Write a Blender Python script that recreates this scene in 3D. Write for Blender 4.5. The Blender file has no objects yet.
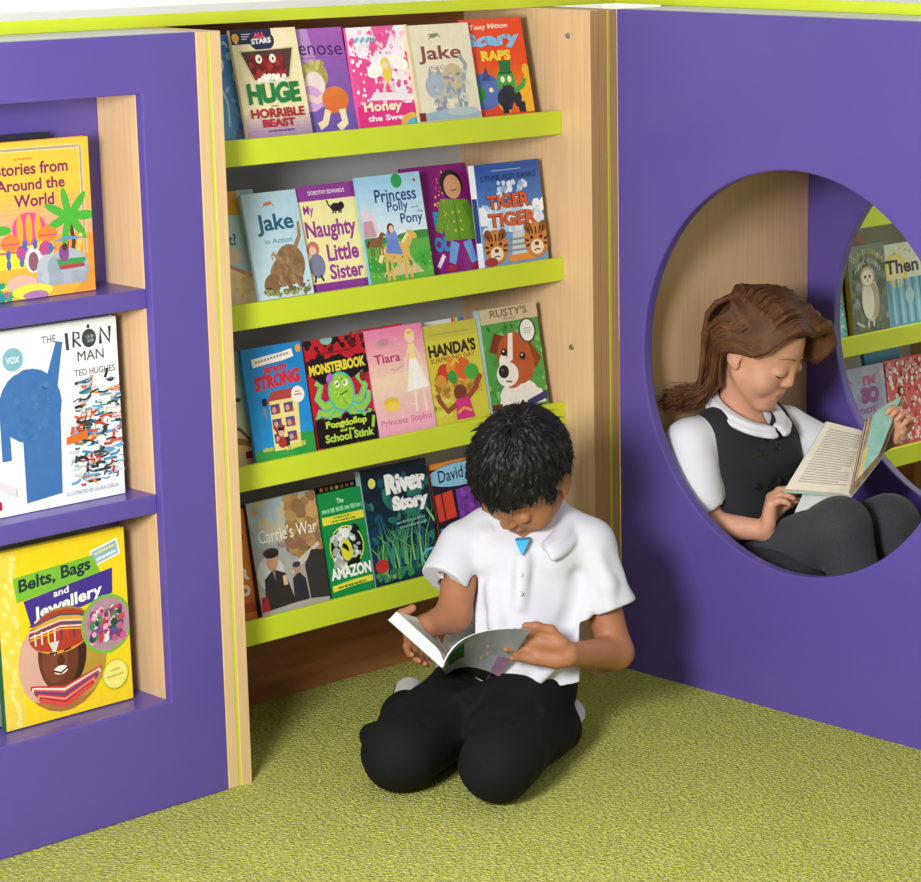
import bpy, bmesh, math, random
import numpy as np
from mathutils import Vector, Matrix

random.seed(7)
SC = bpy.context.scene
COL = SC.collection
PI = math.pi

# ---------------------------------------------------------------- materials
def srgb(c):
    if isinstance(c, str):
        c = c.lstrip('#')
        c = [int(c[i:i + 2], 16) / 255 for i in (0, 2, 4)]
    return tuple(((v / 12.92) if v <= 0.04045 else ((v + 0.055) / 1.055) ** 2.4) for v in c)

_M = {}
def mat(name, col, rough=0.5, var=0.06, scale=30.0, bump=0.0, bscale=200.0, spec=0.5, stretch=None,
        sss=0.0, sheen=0.0, coat=0.0, metal=0.0, col2=None):
    """noise-varied principled material"""
    if name in _M: return _M[name]
    m = bpy.data.materials.new(name); m.use_nodes = True
    nt = m.node_tree; N = nt.nodes; L = nt.links
    b = N['Principled BSDF']
    c = srgb(col)
    tc = N.new('ShaderNodeTexCoord'); mp = N.new('ShaderNodeMapping')
    L.new(tc.outputs['Object'], mp.inputs['Vector'])
    if stretch: mp.inputs['Scale'].default_value = stretch
    nz = N.new('ShaderNodeTexNoise'); nz.inputs['Scale'].default_value = scale
    nz.inputs['Detail'].default_value = 4
    L.new(mp.outputs['Vector'], nz.inputs['Vector'])
    cr = N.new('ShaderNodeValToRGB')
    cr.color_ramp.elements[0].position = 0.3; cr.color_ramp.elements[1].position = 0.7
    c2 = srgb(col2) if col2 else tuple(min(1, v * (1 + var)) for v in c)
    c1 = tuple(v * (1 - var) for v in c)
    cr.color_ramp.elements[0].color = (*c1, 1); cr.color_ramp.elements[1].color = (*c2, 1)
    L.new(nz.outputs['Fac'], cr.inputs['Fac']); L.new(cr.outputs['Color'], b.inputs['Base Color'])
    b.inputs['Roughness'].default_value = rough
    b.inputs['Specular IOR Level'].default_value = spec
    b.inputs['Metallic'].default_value = metal
    if sss:
        b.inputs['Subsurface Weight'].default_value = sss
        b.inputs['Subsurface Radius'].default_value = (1.0, 0.35, 0.2)
        b.inputs['Subsurface Scale'].default_value = 0.006
    if sheen:
        b.inputs['Sheen Weight'].default_value = sheen
        b.inputs['Sheen Roughness'].default_value = 0.5
    if coat:
        b.inputs['Coat Weight'].default_value = coat
        b.inputs['Coat Roughness'].default_value = 0.2
    if bump:
        n2 = N.new('ShaderNodeTexNoise'); n2.inputs['Scale'].default_value = bscale; n2.inputs['Detail'].default_value = 5
        L.new(mp.outputs['Vector'], n2.inputs['Vector'])
        bp = N.new('ShaderNodeBump'); bp.inputs['Strength'].default_value = bump; bp.inputs['Distance'].default_value = 0.002
        L.new(n2.outputs['Fac'], bp.inputs['Height']); L.new(bp.outputs['Normal'], b.inputs['Normal'])
    _M[name] = m
    return m

def ink(hexc):
    """glossy printed colour on a cover"""
    return mat('print_' + hexc.lstrip('#'), hexc, rough=0.38, var=0.05, scale=60, spec=0.4)

PURPLE = mat('purple_laminate', '#5c4c9d', rough=0.33, var=0.02, scale=8, bump=0.03, bscale=60)
LIME = mat('lime_edging', '#cbda2e', rough=0.45, var=0.02, scale=20)
WOOD = mat('maple_veneer', '#dcb68a', rough=0.45, var=0.07, scale=6, stretch=(22, 22, 0.9), bump=0.03, bscale=30)
EDGEWOOD = mat('maple_edging', '#dfbd8c', rough=0.5, var=0.06, scale=8, stretch=(40, 40, 1.0))
SHADEDEDGE = mat('shaded_maple_edging', '#b98f58', rough=0.5, var=0.1, scale=8, stretch=(40, 40, 1.0))  # darker copy of the maple edging, shade of the right-hand strips painted in
PINE = mat('knotty_pine_plinth', '#9a6138', rough=0.5, var=0.25, scale=5, stretch=(1.2, 8, 10))
GREY = mat('grey_back_board', '#cfd1d1', rough=0.6, var=0.02)
PALE = mat('pale_top_laminate', '#dfe3d6', rough=0.5, var=0.02)
WHITE = mat('white_laminate', '#f6f7f2', rough=0.4, var=0.01)
WALLW = mat('white_wall_paint', '#fbfbf9', rough=0.9, var=0.01)
METAL = mat('chrome', '#c8c8c8', rough=0.15, var=0.02, metal=1.0)
PAPER = mat('book_pages', '#efe8d6', rough=0.8, var=0.06, scale=40, stretch=(1, 300, 1))
BRASS = mat('dark_gap', '#3a2c20', rough=0.8)

def carpet_material():
    m = bpy.data.materials.new('lime_loop_carpet'); m.use_nodes = True
    nt = m.node_tree; N = nt.nodes; L = nt.links; b = N['Principled BSDF']
    tc = N.new('ShaderNodeTexCoord')
    n1 = N.new('ShaderNodeTexNoise'); n1.inputs['Scale'].default_value = 150; n1.inputs['Detail'].default_value = 3
    n2 = N.new('ShaderNodeTexNoise'); n2.inputs['Scale'].default_value = 9; n2.inputs['Detail'].default_value = 3
    v = N.new('ShaderNodeTexVoronoi'); v.inputs['Scale'].default_value = 190
    for n in (n1, n2, v): L.new(tc.outputs['Object'], n.inputs['Vector'])
    cr = N.new('ShaderNodeValToRGB')
    e = cr.color_ramp.elements
    e[0].position = 0.33; e[0].color = (*srgb('#979a24'), 1)
    e[1].position = 0.68; e[1].color = (*srgb('#d4d466'), 1)
    mid = e.new(0.5); mid.color = (*srgb('#b7b93e'), 1)
    L.new(n1.outputs['Fac'], cr.inputs['Fac'])
    mx = N.new('ShaderNodeMix'); mx.data_type = 'RGBA'; mx.blend_type = 'MULTIPLY'; mx.inputs[0].default_value = 0.5
    cr2 = N.new('ShaderNodeValToRGB'); cr2.color_ramp.elements[0].position = 0.35; cr2.color_ramp.elements[1].position = 0.65
    cr2.color_ramp.elements[0].color = (0.84, 0.84, 0.82, 1); cr2.color_ramp.elements[1].color = (1, 1, 1, 1)
    L.new(n2.outputs['Fac'], cr2.inputs['Fac'])
    L.new(cr.outputs['Color'], mx.inputs[6]); L.new(cr2.outputs['Color'], mx.inputs[7])
    L.new(mx.outputs[2], b.inputs['Base Color'])
    b.inputs['Roughness'].default_value = 0.95; b.inputs['Specular IOR Level'].default_value = 0.1
    b.inputs['Sheen Weight'].default_value = 0.15
    bp = N.new('ShaderNodeBump'); bp.inputs['Strength'].default_value = 0.9; bp.inputs['Distance'].default_value = 0.006
    ad = N.new('ShaderNodeMath'); ad.operation = 'SUBTRACT'
    L.new(n1.outputs['Fac'], ad.inputs[0]); L.new(v.outputs['Distance'], ad.inputs[1])
    L.new(ad.outputs[0], bp.inputs['Height']); L.new(bp.outputs['Normal'], b.inputs['Normal'])
    return m
CARPET = carpet_material()

# ---------------------------------------------------------------- objects
def tag(o, label=None, cat=None, group=None, kind=None):
    if label: o['label'] = label
    if cat: o['category'] = cat
    if group: o['group'] = group
    if kind: o['kind'] = kind
    return o

def empty(name, loc=(0, 0, 0), rot=(0, 0, 0), label=None, cat=None, group=None):
    o = bpy.data.objects.new(name, None); COL.objects.link(o)
    o.empty_display_size = 0.05
    o.location = loc; o.rotation_euler = rot
    return tag(o, label, cat, group)

class MB:
    """collects faces with materials and links them as one mesh object"""
    def __init__(s): s.v = []; s.f = []; s.m = []; s.mats = []
    def mi(s, m):
        if m not in s.mats: s.mats.append(m)
        return s.mats.index(m)
    def add(s, verts, faces, m):
        o = len(s.v); i = s.mi(m)
        s.v += [tuple(p) for p in verts]
        for f in faces: s.f.append(tuple(q + o for q in f)); s.m.append(i)
    def box(s, lo, hi, m):
        (a, b, c), (d, e, f) = lo, hi
        s.add([(a, b, c), (d, b, c), (d, e, c), (a, e, c), (a, b, f), (d, b, f), (d, e, f), (a, e, f)],
              [(0, 3, 2, 1), (4, 5, 6, 7), (0, 1, 5, 4), (1, 2, 6, 5), (2, 3, 7, 6), (3, 0, 4, 7)], m)
    def tube(s, a, b, r, m, n=14, r2=None):
        a = Vector(a); b = Vector(b); d = (b - a).normalized()
        u = d.orthogonal().normalized(); w = d.cross(u); r2 = r if r2 is None else r2
        vs = [a + (u * math.cos(2 * PI * i / n) + w * math.sin(2 * PI * i / n)) * r for i in range(n)] + \
             [b + (u * math.cos(2 * PI * i / n) + w * math.sin(2 * PI * i / n)) * r2 for i in range(n)]
        fs = [(i, (i + 1) % n, n + (i + 1) % n, n + i) for i in range(n)] + [tuple(range(n - 1, -1, -1)), tuple(range(n, 2 * n))]
        s.add(vs, fs, m)
    def build(s, name, parent=None, bevel=0.0, smooth=False, seg=2):
        me = bpy.data.meshes.new(name); me.from_pydata(s.v, [], s.f)
        for m in s.mats: me.materials.append(m)
        me.polygons.foreach_set('material_index', s.m)
        if smooth: me.polygons.foreach_set('use_smooth', [True] * len(s.f))
        me.update()
        o = bpy.data.objects.new(name, me); COL.objects.link(o); o.parent = parent
        if bevel:
            md = o.modifiers.new('bevel', 'BEVEL'); md.width = bevel; md.segments = seg; md.limit_method = 'ANGLE'
        return o

def board(name, lo, hi, m, parent=None, bevel=0.0015):
    b = MB(); b.box(lo, hi, m); return b.build(name, parent, bevel)

def holed_board(name, cy, cz, r, y0, y1, z0, z1, x0, x1, m, parent, n=128):
    """board in the YZ plane from x0 to x1 with a round hole; the hole edge is rounded over"""
    # angles shared by circle and outer rectangle, corners included
    corners = [math.atan2(z - cz, y - cy) % (2 * PI) for y, z in ((y0, z0), (y1, z0), (y1, z1), (y0, z1))]
    ang = sorted(set([2 * PI * i / n for i in range(n)] + corners))
    def outer(a):
        c, s_ = math.cos(a), math.sin(a); t = 1e9
        if c > 1e-9: t = min(t, (y1 - cy) / c)
        if c < -1e-9: t = min(t, (y0 - cy) / c)
        if s_ > 1e-9: t = min(t, (z1 - cz) / s_)
        if s_ < -1e-9: t = min(t, (z0 - cz) / s_)
        return cy + c * t, cz + s_ * t
    k = len(ang); e = 0.003
    prof = [(x0, None), (x0, r + e), (x0 + e * 0.3, r + e * 0.3), (x0 + e, r), (x1 - e, r), (x1 - e * 0.3, r + e * 0.3), (x1, r + e), (x1, None)]
    vs = []
    for x, rr in prof:
        for a in ang:
            if rr is None: y, z = outer(a)
            else: y, z = cy + rr * math.cos(a), cz + rr * math.sin(a)
            vs.append((x, y, z))
    fs = []
    P = len(prof)
    for p in range(P):
        q = (p + 1) % P
        for i in range(k):
            j = (i + 1) % k
            fs.append((p * k + i, q * k + i, q * k + j, p * k + j))
    b = MB(); b.add(vs, fs, m)
    o = b.build(name, parent)
    bm = bmesh.new(); bm.from_mesh(o.data); bmesh.ops.recalc_face_normals(bm, faces=bm.faces); bm.to_mesh(o.data); bm.free()
    return o

# ---------------------------------------------------------------- setting
HT = 1.25
fl = board('floor', (-7, -7, -0.05), (3.2, 3.2, 0), CARPET, bevel=0); fl['kind'] = 'structure'
wb = board('wall_back', (-7, 2.6, 0), (3.2, 2.7, 3.2), WALLW, bevel=0); wb['kind'] = 'structure'
wr = board('wall_right', (2.6, -7, 0), (2.7, 2.6, 3.2), WALLW, bevel=0); wr['kind'] = 'structure'

# ---------------------------------------------------------------- left display unit (purple front with a shelved recess)
du = empty('display_unit', (-1.36, 0.0, 0), label='purple display unit with a shelved recess showing three large books', cat='shelf unit')
def shift(o, p): o.location = -Vector(p); return o
PDU = (-1.36, 0, 0)
RX0, RX1, RZ0, RZ1 = -1.65, -1.05, 0.181, 1.160
UX0, UX1 = -1.76, -0.944
b = MB()
def frame_front(b, y0, y1, m):
    o = [(UX0, 0.0), (UX1, 0.0), (UX1, HT), (UX0, HT)]; i = [(RX0, RZ0), (RX1, RZ0), (RX1, RZ1), (RX0, RZ1)]
    vs = [(x, y, z) for y in (y0, y1) for ring in (o, i) for x, z in ring]
    fs = []
    for k in range(4):
        l = (k + 1) % 4
        fs.append((k, l, 4 + l, 4 + k)); fs.append((8 + k, 12 + k, 12 + l, 8 + l))
        fs.append((k, 8 + k, 8 + l, l)); fs.append((4 + k, 4 + l, 12 + l, 12 + k))
    b.add(vs, fs, m)
frame_front(b, 0.0, 0.018, PURPLE)
shift(b.build('front_frame', du, 0.002), PDU)
shift(board('end_panel', (UX1, 0.0, 0), (UX1 + 0.022, 0.36, HT - 0.0), EDGEWOOD, du), PDU)
shift(board('edge_strip', (UX1 + 0.022, 0.0005, 0), (UX1 + 0.0262, 0.355, HT - 0.001), LIME, du, 0), PDU)
shift(board('recess_side', (RX1, 0.018, RZ0 - 0.01), (RX1 + 0.018, 0.122, RZ1 + 0.01), WOOD, du), PDU)
shift(board('recess_side', (RX0 - 0.018, 0.018, RZ0 - 0.01), (RX0, 0.122, RZ1 + 0.01), WOOD, du), PDU)
shift(board('recess_back', (RX0 - 0.02, 0.122, RZ0 - 0.01), (RX1 + 0.02, 0.135, RZ1 + 0.01), PURPLE, du), PDU)
shift(board('recess_base', (RX0, 0.0185, RZ0 - 0.02), (RX1, 0.122, RZ0 - 0.001), PURPLE, du), PDU)
shift(board('recess_head', (RX0, 0.0185, RZ1 + 0.001), (RX1, 0.122, RZ1 + 0.02), PURPLE, du), PDU)
for z in (0.524, 0.856):
    shift(board('shelf', (RX0, 0.014, z - 0.031), (RX1, 0.122, z), PURPLE, du, 0.002), PDU)
shift(board('top_panel', (UX0, 0.0185, HT - 0.018), (UX1 - 0.0005, 0.36, HT), PALE, du), PDU)

# ---------------------------------------------------------------- bookcase bays
LIPS = (1.067, 0.796, 0.5225, 0.252)
def bay(x0, x1, yo, label, left_strips, right_strips, screws=True):
    """x0..x1 outer faces of the two side panels"""
    P = (0.5 * (x0 + x1), yo, 0)
    t = empty('bookcase', P, label=label, cat='bookcase')
    def part(o): o.location = (-P[0], -P[1], -P[2]); return o
    sw = 0.022
    part(board('side_panel', (x0, yo, 0), (x0 + sw, yo + 0.36, HT), WOOD, t, 0.001))
    part(board('side_panel', (x1 - sw, yo, 0), (x1, yo + 0.36, HT), WOOD, t, 0.001))
    part(board('front_edging', (x1 - sw + 0.001, yo - 0.0008, 0), (x1 - 0.001, yo + 0.0005, HT - 0.001), SHADEDEDGE, t, 0))
    part(board('front_edging', (x0 + 0.001, yo - 0.0008, 0), (x0 + sw - 0.001, yo + 0.0005, HT - 0.001), EDGEWOOD, t, 0))
    a, c = x0 + sw, x1 - sw
    part(board('back_panel', (a, yo + 0.353, 0.0), (c, yo + 0.36, HT - 0.07), GREY, t, 0))
    part(board('top_rail', (a, yo + 0.335, HT - 0.07), (c, yo + 0.36, HT), PINE, t, 0.001))
    part(board('plinth', (a, yo + 0.335, 0.0), (c, yo + 0.353, 0.205), PINE, t, 0.001))
    for z in LIPS:
        zt = z - 0.02
        b = MB()
        b.box((a, yo + 0.0865, zt - 0.022), (c, yo + 0.353, zt), GREY)
        s_ = part(b.build('shelf', t, 0.001))
        b = MB()   # sloping rest that the books lean on
        h = 0.11; g = math.tan(math.radians(11)) * h
        b.add([(a, yo + 0.152, zt + 0.0), (c - 0.17, yo + 0.152, zt), (c - 0.17, yo + 0.152 + g, zt + h), (a, yo + 0.152 + g, zt + h),
               (a, yo + 0.160, zt), (c - 0.17, yo + 0.160, zt), (c - 0.17, yo + 0.160 + g, zt + h), (a, yo + 0.160 + g, zt + h)],
              [(0, 1, 2, 3), (5, 4, 7, 6), (3, 2, 6, 7), (1, 5, 6, 2), (4, 0, 3, 7), (1, 0, 4, 5)], GREY)
        b.build('book_rest', s_)
        b = MB(); b.box((a, yo + 0.075, z - 0.043), (c, yo + 0.086, z), LIME)
        b.build('shelf_lip', s_, 0.0015)
    if screws:
        for z in (1.203, 0.629):
            b = MB(); xx = c
            b.tube((xx, yo + 0.056, z), (xx - 0.003, yo + 0.056, z), 0.0062, METAL, 18, 0.0045)
            part(b.build('screw_cap', t, smooth=False))
    return t, part

t1, part = bay(-0.9175, -0.0485, 0.0, 'open bookcase in the corner with four lime-lipped shelves, behind the kneeling boy', True, True)
# ---------------------------------------------------------------- reading nook box (two round openings)
D = 0.52; NY1 = -0.0; NY0 = -0.87; HY, HZ, HR = -0.425, 0.624, 0.362
NP = (0.27, -0.435, 0)
nk = empty('reading_nook', NP, label='purple box seat with round openings through it, a girl sitting inside', cat='reading nook')
def npart(o): o.location = (-NP[0], -NP[1], 0); return o
npart(holed_board('front_panel', HY, HZ, HR, NY0, NY1, 0.0, HT, 0.0, 0.022, PURPLE, nk))
npart(holed_board('rear_panel', -0.447, 0.630, 0.357, NY0, NY1, 0.0, HT, D, D + 0.022, PURPLE, nk))
npart(board('end_panel', (0.022, -0.022, 0.0), (D, 0.0, HT - 0.018), WOOD, nk))
npart(board('end_panel', (0.022, NY0, 0.0), (D, NY0 + 0.022, HT - 0.018), WOOD, nk))
npart(board('seat_board', (0.022, NY0 + 0.022, 0.08), (D, -0.022, 0.10), PURPLE, nk))
npart(board('top_panel', (0.0225, NY0, HT - 0.018), (D - 0.0005, NY1, HT), PALE, nk))
# corner posts between bookcase and nook
for x0, x1, m, nm in ((-0.048, -0.027, SHADEDEDGE, 'corner_strip'), (-0.0265, -0.0215, LIME, 'edge_strip'), (-0.021, -0.0005, SHADEDEDGE, 'corner_strip')):
    npart(board(nm, (x0, 0.0 if m is SHADEDEDGE else 0.0005, 0), (x1, 0.36, HT - (0 if m is SHADEDEDGE else 0.001)), m, nk, 0.001))

t2, part2 = bay(D + 0.03, D + 0.03 + 0.878, 0.05, 'second lime-lipped bookcase seen through the round openings', False, False, False)

# ---------------------------------------------------------------- worktop running over the units
WP = (0.27, 0.27, HT)
wt = empty('worktop', WP, label='white worktop with lime green edging running along the tops of the units', cat='worktop')
S0, S1, TH = 0.16, 0.385, 0.0205
pts = [(-1.8, S0), (S0, S0), (S0, -0.9), (S1, -0.9), (S1, S0), (1.5, S0), (1.5, S1), (-1.8, S1)]
def extr(b, pts, z0, z1, m):
    n = len(pts)
    b.add([(x, y, z0) for x, y in pts] + [(x, y, z1) for x, y in pts],
          [tuple(range(n - 1, -1, -1)), tuple(range(n, 2 * n))] + [(i, (i + 1) % n, n + (i + 1) % n, n + i) for i in range(n)], m)
b = MB(); extr(b, pts, HT + 0.0005, HT + TH, WHITE); o = b.build('top_board', wt, 0.001); o.location = -Vector(WP)
band = MB()
for i in range(len(pts)):
    p = Vector((*pts[i], 0)); q = Vector((*pts[(i + 1) % len(pts)], 0)); d = (q - p).normalized(); n_ = Vector((d.y, -d.x, 0)) * 0.0012
    band.add([p + Vector((0, 0, HT + 0.0005)), q + Vector((0, 0, HT + 0.0005)), q + Vector((0, 0, HT + TH)), p + Vector((0, 0, HT + TH)),
              p + n_ + Vector((0, 0, HT + 0.0005)), q + n_ + Vector((0, 0, HT + 0.0005)), q + n_ + Vector((0, 0, HT + TH)), p + n_ + Vector((0, 0, HT + TH))],
             [(4, 5, 6, 7), (0, 3, 2, 1), (3, 7, 6, 2), (0, 1, 5, 4)], LIME)
o = band.build('edge_band', wt); o.location = -Vector(WP)
# ---------------------------------------------------------------- books
_TX = {}
def text_mesh(s, bold=0.0, shear=0.0):
    k = (s, bold, shear)
    if k in _TX: return _TX[k]
    cu = bpy.data.curves.new('lettering', 'FONT'); cu.body = s; cu.size = 1; cu.offset = bold; cu.shear = shear
    cu.resolution_u = 3
    o = bpy.data.objects.new('lettering', cu); COL.objects.link(o)
    dg = bpy.context.evaluated_depsgraph_get(); dg.update()
    me = bpy.data.meshes.new_from_object(o.evaluated_get(dg))
    v = [(p.co.x, p.co.y) for p in me.vertices]; f = [tuple(p.vertices) for p in me.polygons]
    bpy.data.objects.remove(o); bpy.data.curves.remove(cu); bpy.data.meshes.remove(me)
    xs = [p[0] for p in v]; ys = [p[1] for p in v]
    x0, x1, y0, y1 = min(xs), max(xs), min(ys), max(ys)
    v = [((x - x0) / (x1 - x0), (y - y0) / (y1 - y0)) for x, y in v]
    _TX[k] = (v, f); return _TX[k]

def clip(poly):
    for ax, lim, sg in ((0, 0, 1), (0, 1, -1), (1, 0, 1), (1, 1, -1)):
        out = []
        for i in range(len(poly)):
            p, q = poly[i - 1], poly[i]
            a, b_ = (p[ax] - lim) * sg, (q[ax] - lim) * sg
            if (a >= 0) != (b_ >= 0):
                t = a / (a - b_); out.append((p[0] + t * (q[0] - p[0]), p[1] + t * (q[1] - p[1])))
            if b_ >= 0: out.append(q)
        poly = out
        if len(poly) < 3: return None
    return poly

class Art:
    """printed artwork on a cover: x and y run from 0 to 1 across the cover; later shapes lie over earlier ones"""
    def __init__(s, w, h): s.w, s.h = w, h; s.items = []; s.k = 0
    def poly(s, pts, col):
        s.k += 1
        p = clip(pts)
        if p: s.items.append(([(x, y) for x, y in p], [tuple(range(len(p)))], col, s.k))
    def rect(s, x0, y0, x1, y1, col): s.poly([(x0, y0), (x1, y0), (x1, y1), (x0, y1)], col)
    def grad(s, y0, y1, c0, c1, n=10, x0=0, x1=1):
        a = [int(c0[i:i + 2], 16) for i in (1, 3, 5)]; b_ = [int(c1[i:i + 2], 16) for i in (1, 3, 5)]
        for i in range(n):
            t = i / (n - 1); c = '#%02x%02x%02x' % tuple(int(p + (q - p) * t) for p, q in zip(a, b_))
            s.rect(x0, y0 + (y1 - y0) * i / n, x1, y0 + (y1 - y0) * (i + 1) / n + 0.001, c); s.k -= 1
        s.k += 1
    def ell(s, cx, cy, rx, ry, col, rot=0, n=22, a0=0, a1=360):
        """rx, ry in cover widths, so a circle stays a circle"""
        c, d = math.cos(math.radians(rot)), math.sin(math.radians(rot)); g = s.w / s.h
        pts = []
        full = a1 - a0 >= 360
        for i in range(n if full else n + 1):
            a = math.radians(a0 + (a1 - a0) * i / n); x, y = rx * math.cos(a), ry * math.sin(a)
            pts.append((cx + c * x - d * y, cy + (d * x + c * y) * g))
        s.poly(pts, col)
    def ring(s, cx, cy, rx, ry, t, col, n=26):
        s.line([(cx + rx * math.cos(2 * PI * i / n), cy + ry * s.w / s.h * math.sin(2 * PI * i / n)) for i in range(n + 1)], t, col)
    def line(s, pts, t, col, t2=None):
        """stroke of width t (cover widths), tapering to t2"""
        g = s.w / s.h; P = [Vector((x, y / g)) for x, y in pts]; n = len(P); L, R = [], []
        t2 = t if t2 is None else t2
        for i in range(n):
            d = (P[min(i + 1, n - 1)] - P[max(i - 1, 0)])
            d = d.normalized() if d.length > 1e-9 else Vector((1, 0)); q = Vector((-d.y, d.x)) * (t + (t2 - t) * i / max(1, n - 1)) * 0.5
            L.append(P[i] + q); R.append(P[i] - q)
        s.k += 1
        for i in range(n - 1):
            p = clip([(v.x, v.y * g) for v in (L[i], R[i], R[i + 1], L[i + 1])])
            if p: s.items.append((p, [tuple(range(len(p)))], col, s.k))
    def text(s, t, x0, y0, x1, y1, col, bold=0.0, shear=0.0, rise=0.0, bounce=0.0):
        s.k += 1
        v, f = text_mesh(t, bold, shear)
        pts = []
        for x, y in v:
            xx = x0 + (x1 - x0) * x; yy = y0 + (y1 - y0) * y + rise * x + bounce * math.sin(x * 19)
            pts.append((min(1, max(0, xx)), min(1, max(0, yy))))
        s.items.append((pts, f, col, s.k))
    def scrib(s, x0, y0, x1, y1, col, rise=0.0, seed=2):
        """a line of print too small to read"""
        rn = random.Random(seed); x = x0; s.k += 1; kk = s.k
        while x < x1:
            w = min(x1 - x, (x1 - x0) * rn.uniform(.04, .13)); d = rise * (x - x0) / (x1 - x0); q = (y1 - y0) * rn.uniform(0, .25)
            s.rect(x, y0 + d + q * .3, x + w, y1 + d - q, col); s.k = kk; x += w + (x1 - x0) * rn.uniform(.015, .035)
        s.k += 1
    def fleck(s, n, x0, y0, x1, y1, cols, r0, r1, seed=1, el=1.0):
        rn = random.Random(seed)
        s.k += 1
        for i in range(n):
            c = rn.choice(cols); r = rn.uniform(r0, r1); kk = s.k
            s.ell(rn.uniform(x0, x1), rn.uniform(y0, y1), r, r * rn.uniform(1, el), c, rn.uniform(0, 180), n=7)
            s.k = kk + (i % 3)
        s.k += 3
    def lay(s, mb, y=0.0):
        for pts, fs, col, k in s.items:
            if len(fs) == 1:
                a = sum(pts[i - 1][0] * pts[i][1] - pts[i][0] * pts[i - 1][1] for i in range(len(pts)))
                if a < 0: pts = pts[::-1]
            mb.add([(x * s.w, y - 0.000012 * k - 0.00002, z * s.h) for x, z in pts], fs, ink(col))

def book(name, label, w, h, t, loc, base, spine, art=None, lean=11.0, roll=0.0, turn=0.0, group=None, spine_art=None, hard=False):
    bt = 0.0022 if hard else 0.0009
    e = empty(name, label=label, cat='book', group=group)
    la = math.radians(lean)
    e.matrix_world = Matrix.Translation(Vector(loc) + Vector((0, 0, t * math.sin(la) + 0.0006))) @ Matrix.Rotation(math.radians(turn), 4, 'Z') @ \
        Matrix.Rotation(-la, 4, 'X') @ Matrix.Rotation(math.radians(roll), 4, 'Y')
    b = MB(); B = ink(base); S = ink(spine)
    b.box((0, 0, 0), (w, bt, h), B); b.box((0, t - bt, 0), (w, t, h), B); b.box((-0.0004, 0.0002, 0.0002), (bt, t - 0.0002, h - 0.0002), S)
    if art:
        a = Art(w, h); art(a); a.lay(b)
    if spine_art: spine_art(b, t, h)
    b.build('cover', e)
    ins = 0.004 if hard else 0.0012
    p = MB(); p.box((bt, bt, ins), (w - ins, t - bt, h - ins), PAPER); p.build('pages', e)
    return e

# ---- artwork of the covers
def horse(a, x, y, s, c, mane):
    a.ell(x, y, .17 * s, .1 * s, c); a.ell(x + .16 * s, y + .07 * s, .09 * s, .05 * s, c, 55); a.ell(x + .22 * s, y + .11 * s, .07 * s, .035 * s, c, -30)
    for dx in (-.13, -.07, .08, .14): a.line([(x + dx * s, y), (x + dx * s * 1.1, y - .13 * s), (x + dx * s * 1.05, y - .19 * s)], .035 * s, c)
    a.line([(x - .16 * s, y + .03 * s), (x - .22 * s, y - .06 * s)], .05 * s, mane); a.line([(x + .09 * s, y + .06 * s), (x + .17 * s, y + .12 * s)], .03 * s, mane)

def girl(a, x, y, s, hair, skin, dress, legs, arms=True):
    """a plain little standing figure, s is its height in cover heights"""
    g = a.w / a.h
    for dx in (-.05, .05): a.line([(x + dx * s, y + .42 * s), (x + dx * 1.2 * s, y)], .09 * s, legs)
    a.poly([(x - .08 * s, y + .74 * s), (x + .08 * s, y + .74 * s), (x + .2 * s, y + .34 * s), (x - .2 * s, y + .34 * s)], dress)
    if arms:
        for sg in (-1, 1): a.line([(x + sg * .07 * s, y + .7 * s), (x + sg * .22 * s, y + .48 * s)], .07 * s, skin)
    a.ell(x, y + .86 * s, .14 * s, .17 * s, hair); a.ell(x, y + .84 * s, .1 * s, .13 * s, skin)

def palm(a, x, y, s, trunk, leaf):
    a.line([(x, y), (x + .03 * s, y - .2 * s), (x - .01, y - .42 * s)], .03, trunk)
    for d in range(0, 360, 51):
        a.ell(x + .12 * s * math.cos(math.radians(d)), y + .1 * s * math.sin(math.radians(d)), .13 * s, .035 * s, leaf, d)

def art_huge(a):
    a.rect(0, 0, 1, 1, '#eedfb2'); a.grad(0, .34, '#8a62a6', '#eedfb2', 12); a.rect(0, .34, 1, 1, '#eedfb2')
    a.rect(0, .875, .62, 1, '#1a2140'); a.ell(.46, .9, .19, .13, '#20294f'); a.ell(.07, .93, .055, .055, '#e6a52c'); a.rect(.055, .885, .085, .9, '#f4f0e0')
    for i, y in enumerate((.955, .935, .915)): a.rect(.16, y, .3 - .03 * i, y + .008, '#c9cddc')
    a.text('ALL', .34, .92, .52, .965, '#e8536a', .05, rise=.01); a.text('STARS', .3, .87, .6, .918, '#f3dfe0', .05, rise=.01)
    a.poly([(.08, .82), (.93, .835), (.8, .56), (.24, .56)], '#d8c48e'); a.poly([(.11, .81), (.9, .825), (.78, .58), (.26, .57)], '#4a3430')
    a.fleck(90, .25, .6, .72, .76, ['#8c1f1f', '#a52a24', '#701818', '#5a1414'], .03, .06, 3)
    for x in (.36, .57): a.ell(x, .745, .05, .055, '#efe6d2'); a.ell(x + .005, .742, .015, .02, '#2a1010')
    a.fleck(40, .3, .555, .72, .6, ['#f4efe2', '#e8e2d4'], .02, .035, 4)
    a.text('THE', .45, .55, .56, .565, '#6a3a3a'); a.text('HUGE', .1, .36, .9, .54, '#1c7a3a', .055, bounce=.008)
    a.text('AND', .42, .335, .54, .35, '#6a3a3a'); a.text('HORRIBLE', .1, .245, .92, .325, '#a0232a', .04); a.text('BEAST', .25, .165, .75, .235, '#a8242c', .05)
    a.scrib(.32, .125, .72, .143, '#6a4a84')

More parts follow.
